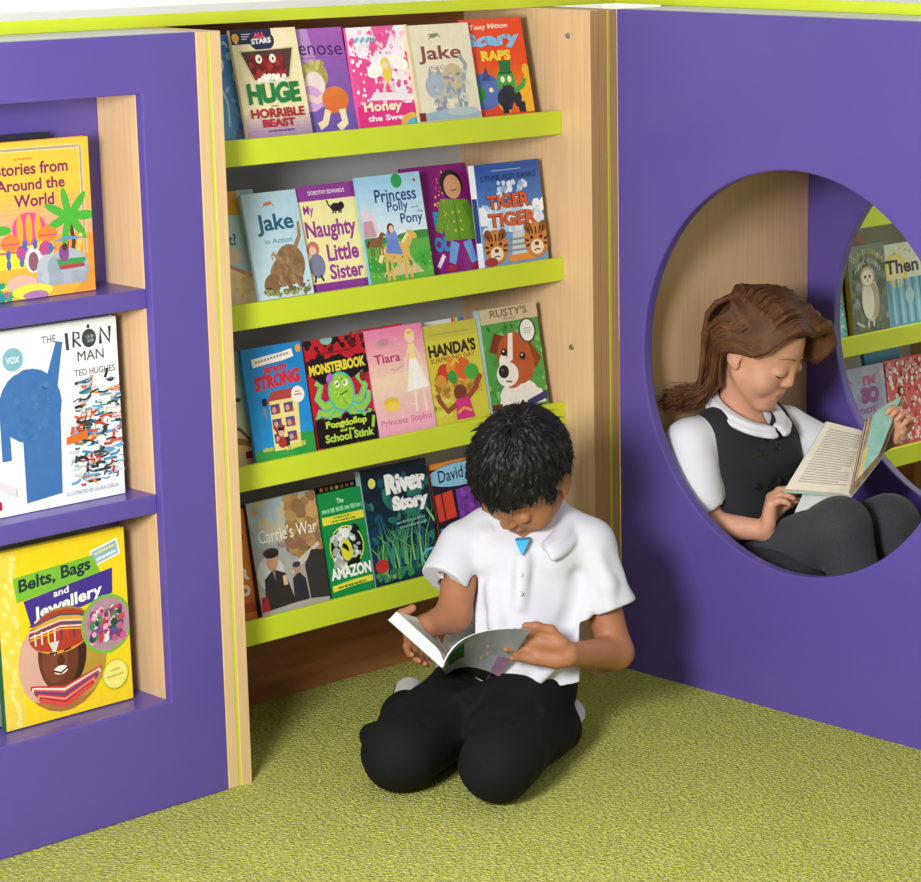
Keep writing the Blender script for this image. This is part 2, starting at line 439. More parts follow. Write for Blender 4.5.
def art_nose(a):
    a.grad(0, 1, '#6a58a6', '#a45cb4', 14); a.poly([(.12, 1), (.42, 1), (.6, .3), (.2, .3)], '#b88cc8')
    a.text('lenose', .17, .77, .95, .9, '#3f1c58', .0, rise=-.02); a.rect(.2, .735, .9, .742, '#8d4aa4')
    a.ell(.42, .58, .22, .19, '#b9ac5c'); a.fleck(30, .25, .52, .6, .7, ['#a59a4c', '#c8bd6c'], .03, .06, 5); a.ell(.4, .5, .17, .17, '#f0d9d6')
    a.ell(.3, .38, .2, .17, '#d7a5d8'); a.line([(.15, .42), (.4, .36), (.62, .42)], .09, '#f0d0c8')
    a.ell(.7, .36, .22, .17, '#e07a34'); a.poly([(.5, .38), (.92, .4), (.85, .24), (.56, .24)], '#dd7030')
    a.line([(.55, .27), (.47, .16), (.36, .13)], .1, '#efdcb0'); a.line([(.78, .27), (.8, .15), (.68, .1)], .11, '#f3e4bc')

def art_honey(a):
    a.rect(0, 0, 1, 1, '#f7eef2'); a.poly([(.42, 1), (.78, 1), (.6, .8), (.3, .74)], '#e85a9c'); a.poly([(0, .75), (.3, .7), (.75, .3), (1, .22), (1, 0), (0, 0)], '#ee4f96')
    a.fleck(170, .02, .22, .98, .96, ['#f06aa6', '#fbf4f6', '#fde4ee', '#ec4a92', '#f7c0d8'], .012, .04, 6)
    a.ell(.42, .62, .2, .1, '#fdf7ee', 25); a.ell(.75, .66, .17, .09, '#fdf7ee', -20); a.ell(.55, .56, .07, .11, '#f2cf4a'); a.ell(.54, .66, .075, .07, '#f3d84e'); a.ell(.54, .645, .045, .045, '#f7d3bd')
    a.line([(.52, .5), (.46, .4)], .04, '#f7d3bd'); a.line([(.58, .5), (.62, .39)], .04, '#f7d3bd')
    a.poly([(.3, .4), (.8, .38), (1, .34), (1, .3), (.2, .33)], '#f4e6ea')
    for i in range(4): a.line([(.1 + .09 * i, .86), (.16 + .09 * i, .9)], .035, '#6fb9cf')
    a.rect(0, .0, 1, .28, '#e0337f'); a.text('Honey', .1, .2, .72, .315, '#fff2c9', .03); a.text('the Sweet', .14, .135, .86, .19, '#fdeff4', .03)
    a.ell(.86, .08, .2, .15, '#e8b34a'); a.ell(.9, .06, .16, .11, '#5cb8c8')

def beast(a, x, y, s, c, c2, flip=1):
    a.ell(x, y, .2 * s, .13 * s, c); a.ell(x - .17 * s * flip, y + .03 * s, .11 * s, .1 * s, c)
    for dx in (-.17, -.09, .1, .17): a.line([(x + dx * s, y), (x + dx * s, y - .2 * s)], .05 * s, c2)
    a.line([(x + .18 * s * flip, y + .03), (x + .24 * s * flip, y + .15 * s), (x + .17 * s * flip, y + .22 * s)], .05 * s, c2)
    for dx in (-.23, -.12): a.poly([(x + (dx - .03) * s * flip, y + .08 * s), (x + (dx + .03) * s * flip, y + .08 * s), (x + dx * s * flip, y + .16 * s)], c2)

def art_cream(a):
    a.rect(0, 0, 1, 1, '#e7ddc0'); a.rect(0, 0, .05, 1, '#d8caa2')
    a.ell(.42, .895, .07, .025, '#7d8a4a', 10); a.line([(.36, .88), (.33, .865)], .015, '#7d8a4a'); a.line([(.48, .9), (.52, .88)], .015, '#7d8a4a'); a.line([(.33, .905), (.5, .91)], .012, '#7d8a4a')
    a.text('Jake', .13, .63, .82, .8, '#8c4a44', .02); a.text('the Good', .26, .575, .7, .615, '#b08a9a', .01); a.text('Bad', .3, .52, .5, .56, '#b08a9a', .01)
    beast(a, .56, .42, 1.25, '#b9b6ae', '#9aa2ac'); a.ell(.64, .5, .16, .16, '#cbb98c'); a.ell(.33, .42, .16, .15, '#a9b3c0'); a.fleck(50, .25, .2, .85, .55, ['#c4bcae', '#98a4b4', '#d4ccba', '#8a94a2'], .012, .03, 7, 3)
    a.ell(.5, .13, .5, .08, '#9db4bf'); a.ell(.7, .17, .26, .05, '#b3c4c4'); a.rect(0, .1, .1, .18, '#7a2c28'); a.rect(0, 0, 1, .1, '#d8caa2')

def art_scary(a):
    a.rect(0, 0, 1, 1, '#e64a20'); a.grad(.1, .6, '#f2b42c', '#e6501f', 10); a.poly([(0, .6), (0, .1), (.5, .1)], '#e04a22'); a.poly([(.5, .1), (1, .5), (1, .1)], '#f3b62e')
    a.text('Tony Mitton', .14, .885, .76, .945, '#fbe9d0', .02, rise=.01)
    a.text('Scary', .02, .7, .93, .86, '#7cc0ec', .06, rise=.02, bounce=.01); a.text('RAPS', .26, .6, .74, .7, '#f2d23a', .06)
    a.ell(.22, .32, .3, .22, '#4f68a8'); a.ell(.38, .3, .25, .15, '#5a74b4', 10); a.poly([(.2, .42), (.3, .55), (.36, .42)], '#3a4c84'); a.ell(.34, .33, .035, .03, '#f0e8b0'); a.ell(.12, .3, .12, .1, '#2c8a3c')
    a.ell(.6, .4, .15, .17, '#3fa04a'); a.rect(.5, .47, .72, .49, '#1d5a2c'); a.poly([(.53, .49), (.7, .49), (.72, .6), (.52, .6)], '#23703a'); a.ell(.55, .42, .035, .04, '#f4efc0'); a.ell(.66, .42, .035, .04, '#f4efc0'); a.rect(.53, .34, .68, .365, '#5a1a1a')
    a.ell(.62, .24, .2, .14, '#202a3c'); a.line([(.72, .3), (.88, .36), (.9, .42)], .07, '#3fa04a'); a.rect(.48, .1, .58, .2, '#1d2230'); a.rect(.74, .1, .86, .2, '#1d2230'); a.poly([(.6, .1), (.68, .2), (.76, .1)], '#e06a20')
    a.ell(.95, .5, .06, .07, '#e8b82c')

def art_ot(a):
    a.rect(0, 0, 1, 1, '#b7d3da'); a.rect(0, .8, .72, 1, '#e0a23c'); a.poly([(0, .42), (.5, .36), (1, .2), (1, 0), (0, 0)], '#e8cf92'); a.line([(0, .45), (.4, .38), (.8, .26), (1, .2)], .05, '#c98c88')
    a.text('ot?', .36, .55, .58, .65, '#3c5a7c', .02); a.ell(.5, .46, .14, .1, '#dfc9b0'); a.fleck(40, .3, .1, 1, .42, ['#e2b874', '#d8d0b0', '#e8c070'], .02, .05, 8)

def art_jake(a):
    a.grad(0, 1, '#c6dde6', '#afccdb', 8); a.ell(.45, .9, .08, .028, '#b77a4a', 8); a.line([(.37, .905), (.53, .905)], .014, '#b77a4a'); a.line([(.38, .89), (.34, .87)], .014, '#b77a4a'); a.line([(.51, .9), (.56, .875)], .014, '#b77a4a')
    a.text('Jake', .18, .625, .86, .81, '#1f5870', .025); a.text('in Action', .28, .555, .78, .6, '#5d8496', .01)
    a.line([(.8, .5), (.92, .6), (.94, .72)], .08, '#a07c50', .05); a.ell(.66, .36, .27, .3, '#8d6b48', -20); a.ell(.5, .3, .25, .2, '#94724e', 30); a.ell(.28, .21, .17, .14, '#84623f', 40); a.ell(.2, .15, .07, .06, '#4a3526')
    a.line([(.75, .28), (.78, .18), (.86, .16)], .09, '#84623f'); a.line([(.55, .26), (.6, .16), (.68, .14)], .09, '#7a5a3a'); a.fleck(60, .35, .2, .85, .5, ['#9c7a54', '#84623f', '#a5845c'], .012, .03, 9, 3)
    a.fleck(40, .1, .11, .95, .15, ['#8a8a4a', '#a5a060', '#6f7440'], .012, .03, 10, 2.5)
    for p in ((.92, .2), (.88, .3), (.83, .16)): a.ell(p[0], p[1], .02, .012, '#4a5a6a')

def art_sister(a):
    a.rect(0, 0, 1, 1, '#f0e6a4'); a.rect(0, .865, 1, 1, '#8f3a92'); a.rect(0, 0, 1, .145, '#8f3a92'); a.text('DOROTHY EDWARDS', .2, .915, .8, .95, '#efdcec', .02)
    a.text('My', .08, .725, .25, .83, '#9a3f96', .02); a.text('Naughty', .07, .5, .9, .69, '#973a92', .03); a.text('Little', .36, .325, .88, .475, '#973a92', .03); a.text('Sister', .36, .165, .92, .3, '#973a92', .03)
    a.ell(.62, .79, .09, .055, '#241c26'); a.ell(.71, .8, .05, .05, '#241c26'); a.line([(.54, .79), (.5, .82), (.48, .86)], .025, '#241c26'); 
    for x in (.57, .61, .67, .7): a.line([(x, .78), (x - .01, .735)], .025, '#241c26')
    a.ell(.14, .45, .1, .1, '#c9705a'); a.ell(.13, .43, .06, .07, '#e8bfa4'); a.ell(.17, .3, .13, .16, '#7d7f9c'); a.line([(.12, .22), (.1, .16)], .03, '#2c2430'); a.line([(.2, .22), (.24, .165)], .03, '#2c2430')

def art_polly(a):
    a.grad(.45, 1, '#dceaf0', '#9ccce6', 8); a.rect(0, 0, 1, .47, '#5fae46'); a.ell(.85, .46, .35, .05, '#3f8a3a'); a.ell(.1, .44, .3, .05, '#3f8a3a')
    a.poly([(0, .7), (.05, .7), (.08, .8), (.11, .7), (.2, .68), (.25, .5), (0, .5)], '#e2cfd8'); a.poly([(.02, .62), (.16, .62), (.2, .48), (0, .48)], '#c99aa0')
    a.poly([(.2, .13), (.45, .34), (.6, .34), (.85, .13)], '#d8bf8a'); a.ell(.2, .24, .25, .1, '#3f9a3c'); a.ell(.95, .25, .25, .1, '#4aa83f')
    a.text('Princess', .25, .765, .9, .88, '#2b3a78', .015); a.text('Polly', .42, .655, .75, .765, '#2b3a78', .015); a.text('and', .79, .69, .9, .715, '#5a64a0'); a.text('the', .88, .645, .97, .675, '#5a64a0'); a.text('Pony', .6, .54, .95, .655, '#2b3a78', .015)
    horse(a, .46, .33, 1.25, '#e0b25c', '#f2dc9c'); a.ell(.42, .46, .09, .1, '#7c8fd0'); a.poly([(.34, .44), (.5, .44), (.56, .3), (.3, .33)], '#6f84c8'); a.ell(.42, .54, .055, .06, '#5a3424'); a.ell(.43, .53, .035, .045, '#f0c8a8')
    horse(a, .16, .43, .6, '#8a5a34', '#5a3420'); a.ell(.62, .94, .085, .085, '#2f9a4c'); a.ell(.9, .93, .02, .02, '#c23a3a')
    a.fleck(40, 0, .13, 1, .3, ['#78c05a', '#3f8a3a', '#8ccc5c'], .01, .025, 11)

def art_ergirl(a):
    a.rect(0, 0, 1, 1, '#861b70'); a.fleck(26, .42, .55, .72, .97, ['#e8c83a', '#d8a83c'], .009, .016, 12); a.fleck(16, .55, .2, .65, .5, ['#e8c83a'], .008, .014, 13)
    a.text('R', .36, .46, .5, .6, '#2f8fc8', .05); a.text('OL', .3, .25, .53, .38, '#2f8fc8', .05); a.line([(.3, .12), (.42, .22)], .05, '#e8e0f0')
    a.line([(.62, .32), (.52, .14)], .13, '#6fa0d8', .1); a.line([(.8, .32), (.86, .13)], .13, '#6fa0d8', .1); a.ell(.5, .1, .08, .035, '#b02a3a'); a.ell(.9, .1, .09, .035, '#b02a3a')
    a.poly([(.5, .7), (.92, .68), (.93, .33), (.48, .34)], '#6d9a2c'); a.line([(.54, .66), (.46, .5), (.4, .42)], .11, '#6d9a2c'); a.line([(.88, .65), (.96, .5), (.94, .4)], .11, '#5f8a28'); a.line([(.71, .68), (.7, .34)], .015, '#4f7420')
    for y in (.42, .5, .58): a.ell(.66, y, .015, .015, '#e0c23c'); a.ell(.76, y, .015, .015, '#e0c23c')
    a.ell(.72, .82, .17, .17, '#2a1a1c'); a.ell(.73, .8, .13, .14, '#d49a70'); a.line([(.69, .775), (.73, .765), (.78, .775)], .015, '#8a3a34')
    a.fleck(14, .5, .42, .58, .92, ['#d8a83c'], .008, .013, 14)

def tiger_head(a, x, y, s):
    a.ell(x, y, .16 * s, .17 * s, '#c9803c'); a.ell(x - .1 * s, y + .1 * s, .05 * s, .05 * s, '#8a5228'); a.ell(x + .1 * s, y + .1 * s, .05 * s, .05 * s, '#8a5228')
    for d in (-.11, -.06, 0, .06, .11): a.line([(x + d * s, y + .1 * s), (x + d * .7 * s, y + .045 * s)], .018 * s, '#3a2416')
    for sg in (-1, 1):
        a.line([(x + sg * .15 * s, y + .01), (x + sg * .1 * s, y)], .02 * s, '#3a2416'); a.line([(x + sg * .14 * s, y - .04 * s), (x + sg * .09 * s, y - .03 * s)], .02 * s, '#3a2416'); a.ell(x + sg * .06 * s, y + .02 * s, .02 * s, .018 * s, '#1e140e')
    a.ell(x, y - .055 * s, .085 * s, .07 * s, '#ecdcc0'); a.ell(x, y - .03 * s, .03 * s, .02 * s, '#6a3a34'); a.line([(x - .04 * s, y - .08 * s), (x, y - .07 * s), (x + .04 * s, y - .08 * s)], .012 * s, '#3a2416')

def art_tiger(a):
    a.grad(.3, 1, '#6fa0d4', '#2f56a4', 12); a.rect(0, 0, 1, .3, '#7aa4cc'); a.fleck(60, 0, .38, 1, .62, ['#eef3f8', '#d4e2f0', '#b8cfe6'], .03, .08, 15, 1.8); a.fleck(24, .3, .66, .75, .82, ['#c8d8ea', '#8fb0d8', '#e4ecf4'], .02, .05, 16)
    a.text('LYNNE REID BANKS', .08, .845, .93, .895, '#24407c', .015); a.rect(.25, .93, .7, .938, '#9ab6e0')
    for y, c in ((.585, 0), (.42, 0)):
        a.text('TIGER', .13 if y > .5 else .12, y, .8 if y > .5 else .88, y + .135, '#6a2018', .06, bounce=.004); a.text('TIGER', .14 if y > .5 else .13, y + .004, .79 if y > .5 else .87, y + .132, '#d8622c', .03, bounce=.004)
    a.poly([(.42, .12), (.72, .12), (.66, .38), (.48, .38)], '#c9ced2')
    for y in (.14, .19, .24, .29): a.rect(.4, y, .74, y + .02, '#8a8f96')
    a.rect(.38, .1, .8, .16, '#e0903c'); tiger_head(a, .2, .25, 1.15); tiger_head(a, .83, .27, 1.2); a.ell(.1, .12, .1, .05, '#a8323a')
def spine_tiger(b, t, h):
    for z0, z1, c in ((0.0, .3, '#e4e8ee'), (.3, .7, '#28407c'), (.7, 1, '#dfe6ee')):
        b.add([(-.0005, .001, z0 * h), (-.0005, .001, z1 * h), (-.0005, t - .001, z1 * h), (-.0005, t - .001, z0 * h)], [(0, 1, 2, 3)], ink(c))

def art_teal(a):
    a.grad(0, 1, '#e0d8b8', '#a8d0d8', 8); a.ell(.5, .12, .5, .3, '#b07a44'); a.ell(.6, .1, .36, .22, '#e8c890'); a.ell(.75, .6, .05, .03, '#4a5a50'); a.rect(.75, .1, .98, .16, '#a02a2c'); a.line([(.3, .36), (.7, .36), (.95, .2)], .05, '#8a5a30')

def art_strong(a):
    a.grad(0, 1, '#2496d8', '#1d80c6', 6); a.ell(.85, .12, .4, .22, '#2f9a44'); a.ell(.2, .08, .45, .14, '#3aa048')
    a.line([(.15, .875), (.4, .89), (.65, .9), (.83, .92)], .11, '#f0e8d8'); 
    for i in range(11): a.rect(.2 + .052 * i, .872 + .0035 * i, .235 + .052 * i, .892 + .0035 * i, '#a08a90')
    a.ell(.93, .945, .045, .055, '#e8a03a'); a.text('Jeremy', .3, .755, .72, .85, '#c22a3c', .035, rise=.015); a.text('STRONG', .14, .64, .9, .76, '#cc2a38', .07, rise=.03)
    a.poly([(.28, .53), (.4, .63), (.78, .63), (.84, .55)], '#b0413c'); a.poly([(.32, .14), (.76, .14), (.82, .55), (.34, .55)], '#ecd98c')
    for y in (.2, .32, .44):
        for x in (.42, .64): a.rect(x - .075, y, x + .075, y + .08, '#5a4a7c'); a.ell(x - .02, y + .035, .035, .04, '#d09a78'); a.rect(x + .02, y, x + .06, y + .04, '#b83a3a')
    a.rect(.5, .14, .58, .24, '#2e2a34'); a.ell(.46, .2, .07, .07, '#a83230'); a.line([(.36, .34), (.46, .22), (.52, .34)], .045, '#b03434'); a.ell(.46, .28, .04, .05, '#e0b090'); a.rect(.41, .3, .51, .325, '#1c1820')
    a.ell(.82, .57, .11, .11, '#f4ece4'); a.rect(.76, .565, .88, .575, '#c04a4a'); a.rect(.78, .59, .86, .598, '#c04a4a'); a.rect(.22, .52, .3, .58, '#22202a'); a.line([(.24, .5), (.26, .42)], .02, '#e06a30')
    a.scrib(.13, .145, .3, .185, '#c9cf5a'); a.scrib(.5, .125, .84, .175, '#d8d860', .02)

def tent(a, pts, t, c1, c2):
    a.line(pts, t, c2, t * .5); a.line(pts, t * .62, c1, t * .3)
def art_monster(a):
    a.rect(0, 0, 1, 1, '#c4202a'); a.fleck(50, 0, .88, 1, 1, ['#1c1214', '#5a1418', '#c4202a'], .03, .06, 17); a.ell(.38, .985, .1, .06, '#7cbcae')
    a.scrib(.15, .865, .75, .885, '#7a1a1e')
    a.fleck(60, .02, .68, .98, .8, ['#191214'], .05, .1, 18, 1.6); a.text('MONSTERBOOK', .03, .7, .96, .79, '#ecd83a', .05, rise=.015)
    for pts in ([(.42, .45), (.2, .42), (.1, .5), (.18, .6), (.1, .64)], [(.6, .45), (.8, .44), (.9, .55), (.8, .64), (.9, .66)], [(.45, .4), (.25, .35), (.1, .38), (.05, .32)], [(.6, .4), (.8, .36), (.92, .42), (.95, .5)], [(.47, .4), (.3, .3), (.12, .28), (.08, .34)], [(.58, .4), (.7, .3), (.9, .29), (.93, .34)]):
        tent(a, pts, .15, '#9acb3e', '#58b8ae')
    a.ell(.5, .53, .22, .26, '#58b8ae'); a.ell(.5, .53, .19, .23, '#9acb3e'); a.ell(.44, .6, .05, .045, '#f4f2e0'); a.ell(.58, .6, .05, .045, '#f4f2e0'); a.ell(.45, .6, .016, .018, '#241a1a'); a.ell(.57, .6, .016, .018, '#241a1a'); a.line([(.42, .52), (.5, .505), (.6, .53)], .02, '#3f6a24'); a.ell(.34, .66, .07, .05, '#b06ac0', 40); a.ell(.88, .63, .05, .07, '#8a2c20')
    a.fleck(30, .38, .42, .64, .68, ['#b4dc5a', '#84b834'], .012, .025, 19)
    a.fleck(90, .02, .1, .98, .27, ['#191214'], .05, .1, 20, 1.6); a.text('Pongdollop', .16, .22, .84, .295, '#c3dc4a', .045, bounce=.004); a.text('and the', .38, .19, .62, .22, '#c3dc4a', .03); a.text('School Stink', .12, .115, .93, .185, '#b4d84a', .04)
    a.line([(.92, .18), (.96, .28)], .05, '#9acb3e')

def art_tiara(a):
    a.grad(.55, 1, '#f3d2b4', '#ec86b0', 10); a.grad(0, .55, '#eea2c0', '#f3d4b4', 10)
    a.ell(.3, .87, .16, .06, '#d8a0a8'); a.ell(.3, .88, .1, .05, '#c88c98'); a.text('Tiara', .1, .7, .55, .78, '#b82a68', .02); a.line([(.34, .64), (.46, .625), (.54, .65), (.62, .68)], .012, '#c890a0')
    a.ell(.76, .9, .08, .1, '#eeda8a'); a.ell(.76, .875, .05, .065, '#f4d2b8'); a.ell(.76, .93, .05, .025, '#e0c060'); a.rect(.71, .68, .82, .83, '#f0e08a'); a.poly([(.7, .7), (.83, .7), (.98, .44), (.58, .42)], '#f7f0e2'); a.poly([(.74, .68), (.8, .68), (.9, .44), (.7, .43)], '#fbf7ee')
    a.line([(.72, .8), (.62, .68), (.6, .6)], .035, '#f4d2b8'); a.line([(.82, .8), (.9, .68), (.92, .6)], .035, '#f4d2b8'); a.line([(.72, .43), (.7, .24)], .04, '#f6dccb'); a.line([(.86, .44), (.88, .23)], .04, '#f6dccb')
    a.ell(.28, .36, .13, .06, '#e4c23e'); a.ell(.3, .32, .14, .06, '#efcf52'); a.text('Princess Sophia', .06, .145, .95, .215, '#d46a9c', .01); a.fleck(40, .4, .2, 1, .95, ['#f9e4e6', '#f6ecc8'], .006, .012, 21)

def art_handa(a):
    a.rect(0, 0, 1, 1, '#d2c83e'); a.rect(0, .86, 1, 1, '#c6bc48'); a.rect(.08, .9, .85, .915, '#b0a850')
    a.text('HANDA\'S', .05, .7, .93, .82, '#3a2420', .05, rise=.01); a.text('SURPRISING DAY', .06, .645, .9, .69, '#b05a34', .03, rise=.015)
    a.fleck(60, 0, .14, .3, .45, ['#d8d050', '#c4bc38', '#e0d860'], .03, .06, 22)
    a.ell(.48, .47, .42, .22, '#b08430'); a.fleck(90, .08, .34, .88, .5, ['#c89a3c', '#a8782c', '#d8ae50'], .015, .04, 23, 3)
    a.ell(.28, .55, .14, .12, '#c8402c'); a.ell(.45, .58, .14, .14, '#e08a34'); a.ell(.62, .56, .15, .15, '#d8642c'); a.ell(.4, .5, .08, .09, '#2f9a44'); a.ell(.76, .52, .13, .11, '#4aa83c'); a.line([(.4, .6), (.5, .66), (.55, .62)], .035, '#e4c83a'); a.ell(.18, .48, .1, .08, '#d09030')
    a.ell(.5, .34, .12, .12, '#7a3c28'); a.line([(.46, .26), (.22, .19), (.1, .3), (.08, .36)], .08, '#9a4a2c'); a.line([(.58, .27), (.78, .36), (.92, .48)], .08, '#9a4a2c'); a.poly([(.4, .29), (.64, .29), (.7, .1), (.36, .1)], '#d4307c'); a.line([(.4, .16), (.52, .2), (.66, .16)], .04, '#e0a03c')

def art_rusty(a):
    a.rect(0, 0, 1, 1, '#4f9a44'); a.fleck(90, 0, .1, 1, .84, ['#66ac54', '#3f8a3a', '#7cbc64'], .015, .04, 24); a.rect(0, .865, 1, 1, '#cdb894'); a.text('RUSTY\'S', .17, .915, .82, .985, '#6f6a4c', .02); a.text('Story', .4, .875, .6, .91, '#7a745a', .01)
    for x in (.1, .4, .5): a.line([(x, .84), (x + .03, .8)], .03, '#2f6a34')
    a.poly([(.1, .1), (.2, .24), (.5, .3), (.9, .22), (.95, .1)], '#ece6de'); a.ell(.5, .2, .34, .2, '#ece6de')
    a.poly([(.08, .62), (.2, .78), (.36, .74), (.28, .58)], '#7a3418'); a.poly([(.7, .58), (.8, .66), (.96, .5), (.86, .42), (.76, .46)], '#8a3c1c')
    a.ell(.5, .54, .3, .33, '#b5562a'); a.ell(.56, .46, .27, .24, '#b5562a'); a.ell(.42, .4, .2, .19, '#b85c30'); a.poly([(.44, .76), (.52, .76), (.46, .52), (.36, .5)], '#efe6da'); a.ell(.34, .4, .19, .16, '#efe8de'); a.ell(.3, .5, .08, .12, '#efe8de'); a.ell(.28, .43, .09, .085, '#241c1c'); a.ell(.265, .445, .025, .018, '#5a5252')
    a.ell(.33, .6, .055, .05, '#1c1412'); a.ell(.64, .54, .055, .05, '#1c1412'); a.ell(.32, .61, .015, .014, '#f0ece4'); a.ell(.63, .55, .015, .014, '#f0ece4'); a.line([(.3, .34), (.4, .33)], .02, '#5a3a34')
    a.ell(.78, .76, .15, .16, '#3a3f3c'); a.ell(.78, .76, .125, .14, '#e4e6e2'); a.rect(.71, .755, .85, .762, '#9a9e9a'); a.rect(.72, .775, .84, .782, '#9a9e9a'); a.rect(.73, .735, .83, .742, '#9a9e9a')
    a.poly([(.62, .14), (.98, .2), (.98, .13), (.62, .08)], '#3a2f78'); a.rect(0, .1, .18, .15, '#6a2a24')
def art_rainbow(a):
    a.rect(0, 0, 1, 1, '#e8e6e0')
    for i, c in enumerate(('#d83a4a', '#e8a43a', '#e8d84a', '#4aa84a', '#3a8ad0', '#7a4ab0')): a.rect(.68 + .054 * i, .9, .735 + .054 * i, 1, c)
def art_red(a): a.rect(0, 0, 1, 1, '#b8283a'); a.rect(0, .96, 1, 1, '#c83a44'); a.fleck(5, 0, .96, .2, 1, ['#5aa04a'], .02, .03, 25)
def art_blue(a):
    a.grad(0, 1, '#6fb0d8', '#4f7cc4', 8); a.fleck(40, .3, .05, 1, .95, ['#8fb8e4', '#6a9ad8', '#a4c8ea', '#5a84cc'], .03, .08, 26, 2); a.ring(.3, .74, .12, .14, .04, '#c8def2'); a.line([(.25, .6), (.4, .4), (.36, .2)], .05, '#b4d4ee'); a.rect(.5, .12, 1, .15, '#c8708a')
def art_orange(a):
    a.rect(0, 0, 1, 1, '#dd7a2c'); a.grad(.12, .4, '#c85a24', '#e0842f', 6); a.text('R', .76, .4, .95, .5, '#f2eadc', .08); a.text('D', .74, .26, .93, .36, '#efe2d0', .08); a.text('F', .84, .72, .92, .78, '#2a1a14', .06); a.rect(0, .12, 1, .2, '#b04a20')
def art_carrie(a):
    a.grad(.1, 1, '#b4a494', '#8fa4b0', 10); a.fleck(50, 0, .68, .6, 1, ['#9fb6c2', '#a9b4b4', '#c0b89c'], .05, .1, 27, 1.5); a.fleck(60, .55, .45, 1, 1, ['#b08a54', '#a07a48', '#c49c60', '#8a6a48'], .05, .1, 28, 1.5)
    a.ell(.2, .4, .2, .2, '#c2c4c0'); a.text('Carrie\'s War', .1, .655, .95, .765, '#f1ece2', .0); a.text('Nina Bawden', .36, .585, .86, .635, '#a8525a', .0)
    a.line([(.55, .42), (.95, .56)], .05, '#c9bfae'); a.line([(.5, .36), (.8, .48)], .03, '#c9bfae'); a.poly([(.72, .12), (.7, .4), (.82, .52), (1, .5), (1, .1)], '#34302e'); a.poly([(.48, .12), (.5, .32), (.6, .36), (.68, .3), (.7, .12)], '#2c2a30'); a.ell(.58, .4, .055, .07, '#b08a74'); a.ell(.58, .425, .06, .035, '#3a3434')
    a.poly([(.06, .1), (.1, .36), (.24, .43), (.4, .38), (.5, .12)], '#2e2724'); a.ell(.24, .5, .085, .12, '#c09070'); a.ell(.24, .57, .11, .05, '#33291f'); a.ell(.25, .55, .1, .04, '#2a2018'); a.poly([(.22, .43), (.27, .43), (.25, .33)], '#8a7468'); a.rect(.36, .28, .42, .36, '#d0b088'); a.poly([(0, .1), (.12, .1), (.1, .22), (.02, .22)], '#a02030'); a.ell(.1, .92, .035, .035, '#d8a040')
def art_dark(a):
    a.rect(0, 0, 1, 1, '#1c1a18')
    for i, c in enumerate(('#c88a3a', '#b04a3a', '#7a9a4a', '#c8b04a', '#a06a3a', '#b84a4a', '#8a9a5a')): a.rect(.1 + .12 * i, .955, .17 + .12 * i, .985, c)
def art_amazon(a):
    a.rect(0, 0, 1, 1, '#128a44'); a.text('The', .42, .89, .58, .935, '#d9efd8', .02); a.scrib(.05, .82, .98, .865, '#8ed0a0'); a.rect(.03, .72, 1, .79, '#e4dc3c'); a.scrib(.3, .762, .72, .778, '#5a7a2c'); a.scrib(.24, .733, .8, .749, '#5a7a2c', seed=5)
    a.ell(.5, .5, .4, .39, '#e0e04a'); a.ell(.5, .5, .375, .365, '#101614'); a.fleck(60, .2, .34, .8, .66, ['#e8ece4', '#c8d0c8', '#a8b0a8', '#101614'], .03, .07, 29, 2); a.ell(.5, .62, .1, .1, '#e8ece4'); a.ell(.48, .47, .13, .2, '#dcd838'); a.ell(.46, .49, .06, .1, '#101614', 30); a.line([(.35, .5), (.62, .4)], .05, '#dcd838')
    a.text('AMAZON', .03, .23, .98, .335, '#f6f6ee', .05); a.line([(.03, .155), (.5, .175), (.98, .18)], .11, '#e4dc3c'); a.scrib(.16, .148, .82, .17, '#3c6a2c', .01)
def art_river(a):
    a.grad(.1, 1, '#143a44', '#0c1c2c', 8); a.fleck(110, 0, .12, 1, .9, ['#16505c', '#1f6a64', '#0f2f44', '#2c7a5a', '#123a58'], .02, .07, 30, 2.2)
    rn = random.Random(31)
    for i in range(34):
        x = rn.uniform(.1, .85); y = rn.uniform(.12, .22); a.line([(x, y), (x + rn.uniform(-.08, .08), y + .18), (x + rn.uniform(-.22, .22), y + rn.uniform(.24, .4))], .025, rn.choice(['#4a9a4c', '#6fb45a', '#2f8050', '#8cc06a', '#3f8a74']), .004)
    a.fleck(40, 0, .1, 1, .18, ['#3f8a4a', '#2c6a70', '#8ab04a'], .015, .04, 32); a.ring(.88, .2, .14, .1, .03, '#5ac0c8'); a.ell(.12, .22, .1, .08, '#b8342c'); a.line([(.9, .6), (.97, .52), (1, .48)], .03, '#8ac08a')
    a.ell(.14, .885, .055, .06, '#d8dc6a'); a.text('River', .33, .765, .95, .93, '#f4f4ee', .075, bounce=.006); a.text('Story', .4, .595, .95, .745, '#f4f4ee', .075, bounce=.005)
    a.scrib(.42, .52, .86, .542, '#7fa8a0', .01); a.scrib(.46, .48, .88, .5, '#7fa8a0', .01, 4)
def art_david(a):
    a.rect(0, 0, 1, 1, '#e8923a'); a.rect(0, 0, 1, .95, '#241a28'); a.ell(.5, .86, .6, .16, '#241a28'); a.ell(.5, .87, .57, .14, '#8fc8e4'); a.text('David M', .12, .82, .7, .93, '#1a2634', .01, rise=.02)
    a.poly([(.03, .48), (.32, .5), (.3, .74), (.02, .72)], '#d8442c'); a.line([(.14, .49), (.13, .73)], .02, '#241a28'); a.poly([(.36, .46), (.99, .46), (.99, .76), (.36, .74)], '#7a3aa0'); a.fleck(30, .4, .48, .98, .74, ['#8f52b4', '#6a2c90'], .03, .05, 33)
    a.poly([(.03, .12), (.98, .12), (.98, .44), (.03, .42)], '#3fa0d8'); a.ell(.35, .32, .12, .1, '#7cc4e8')

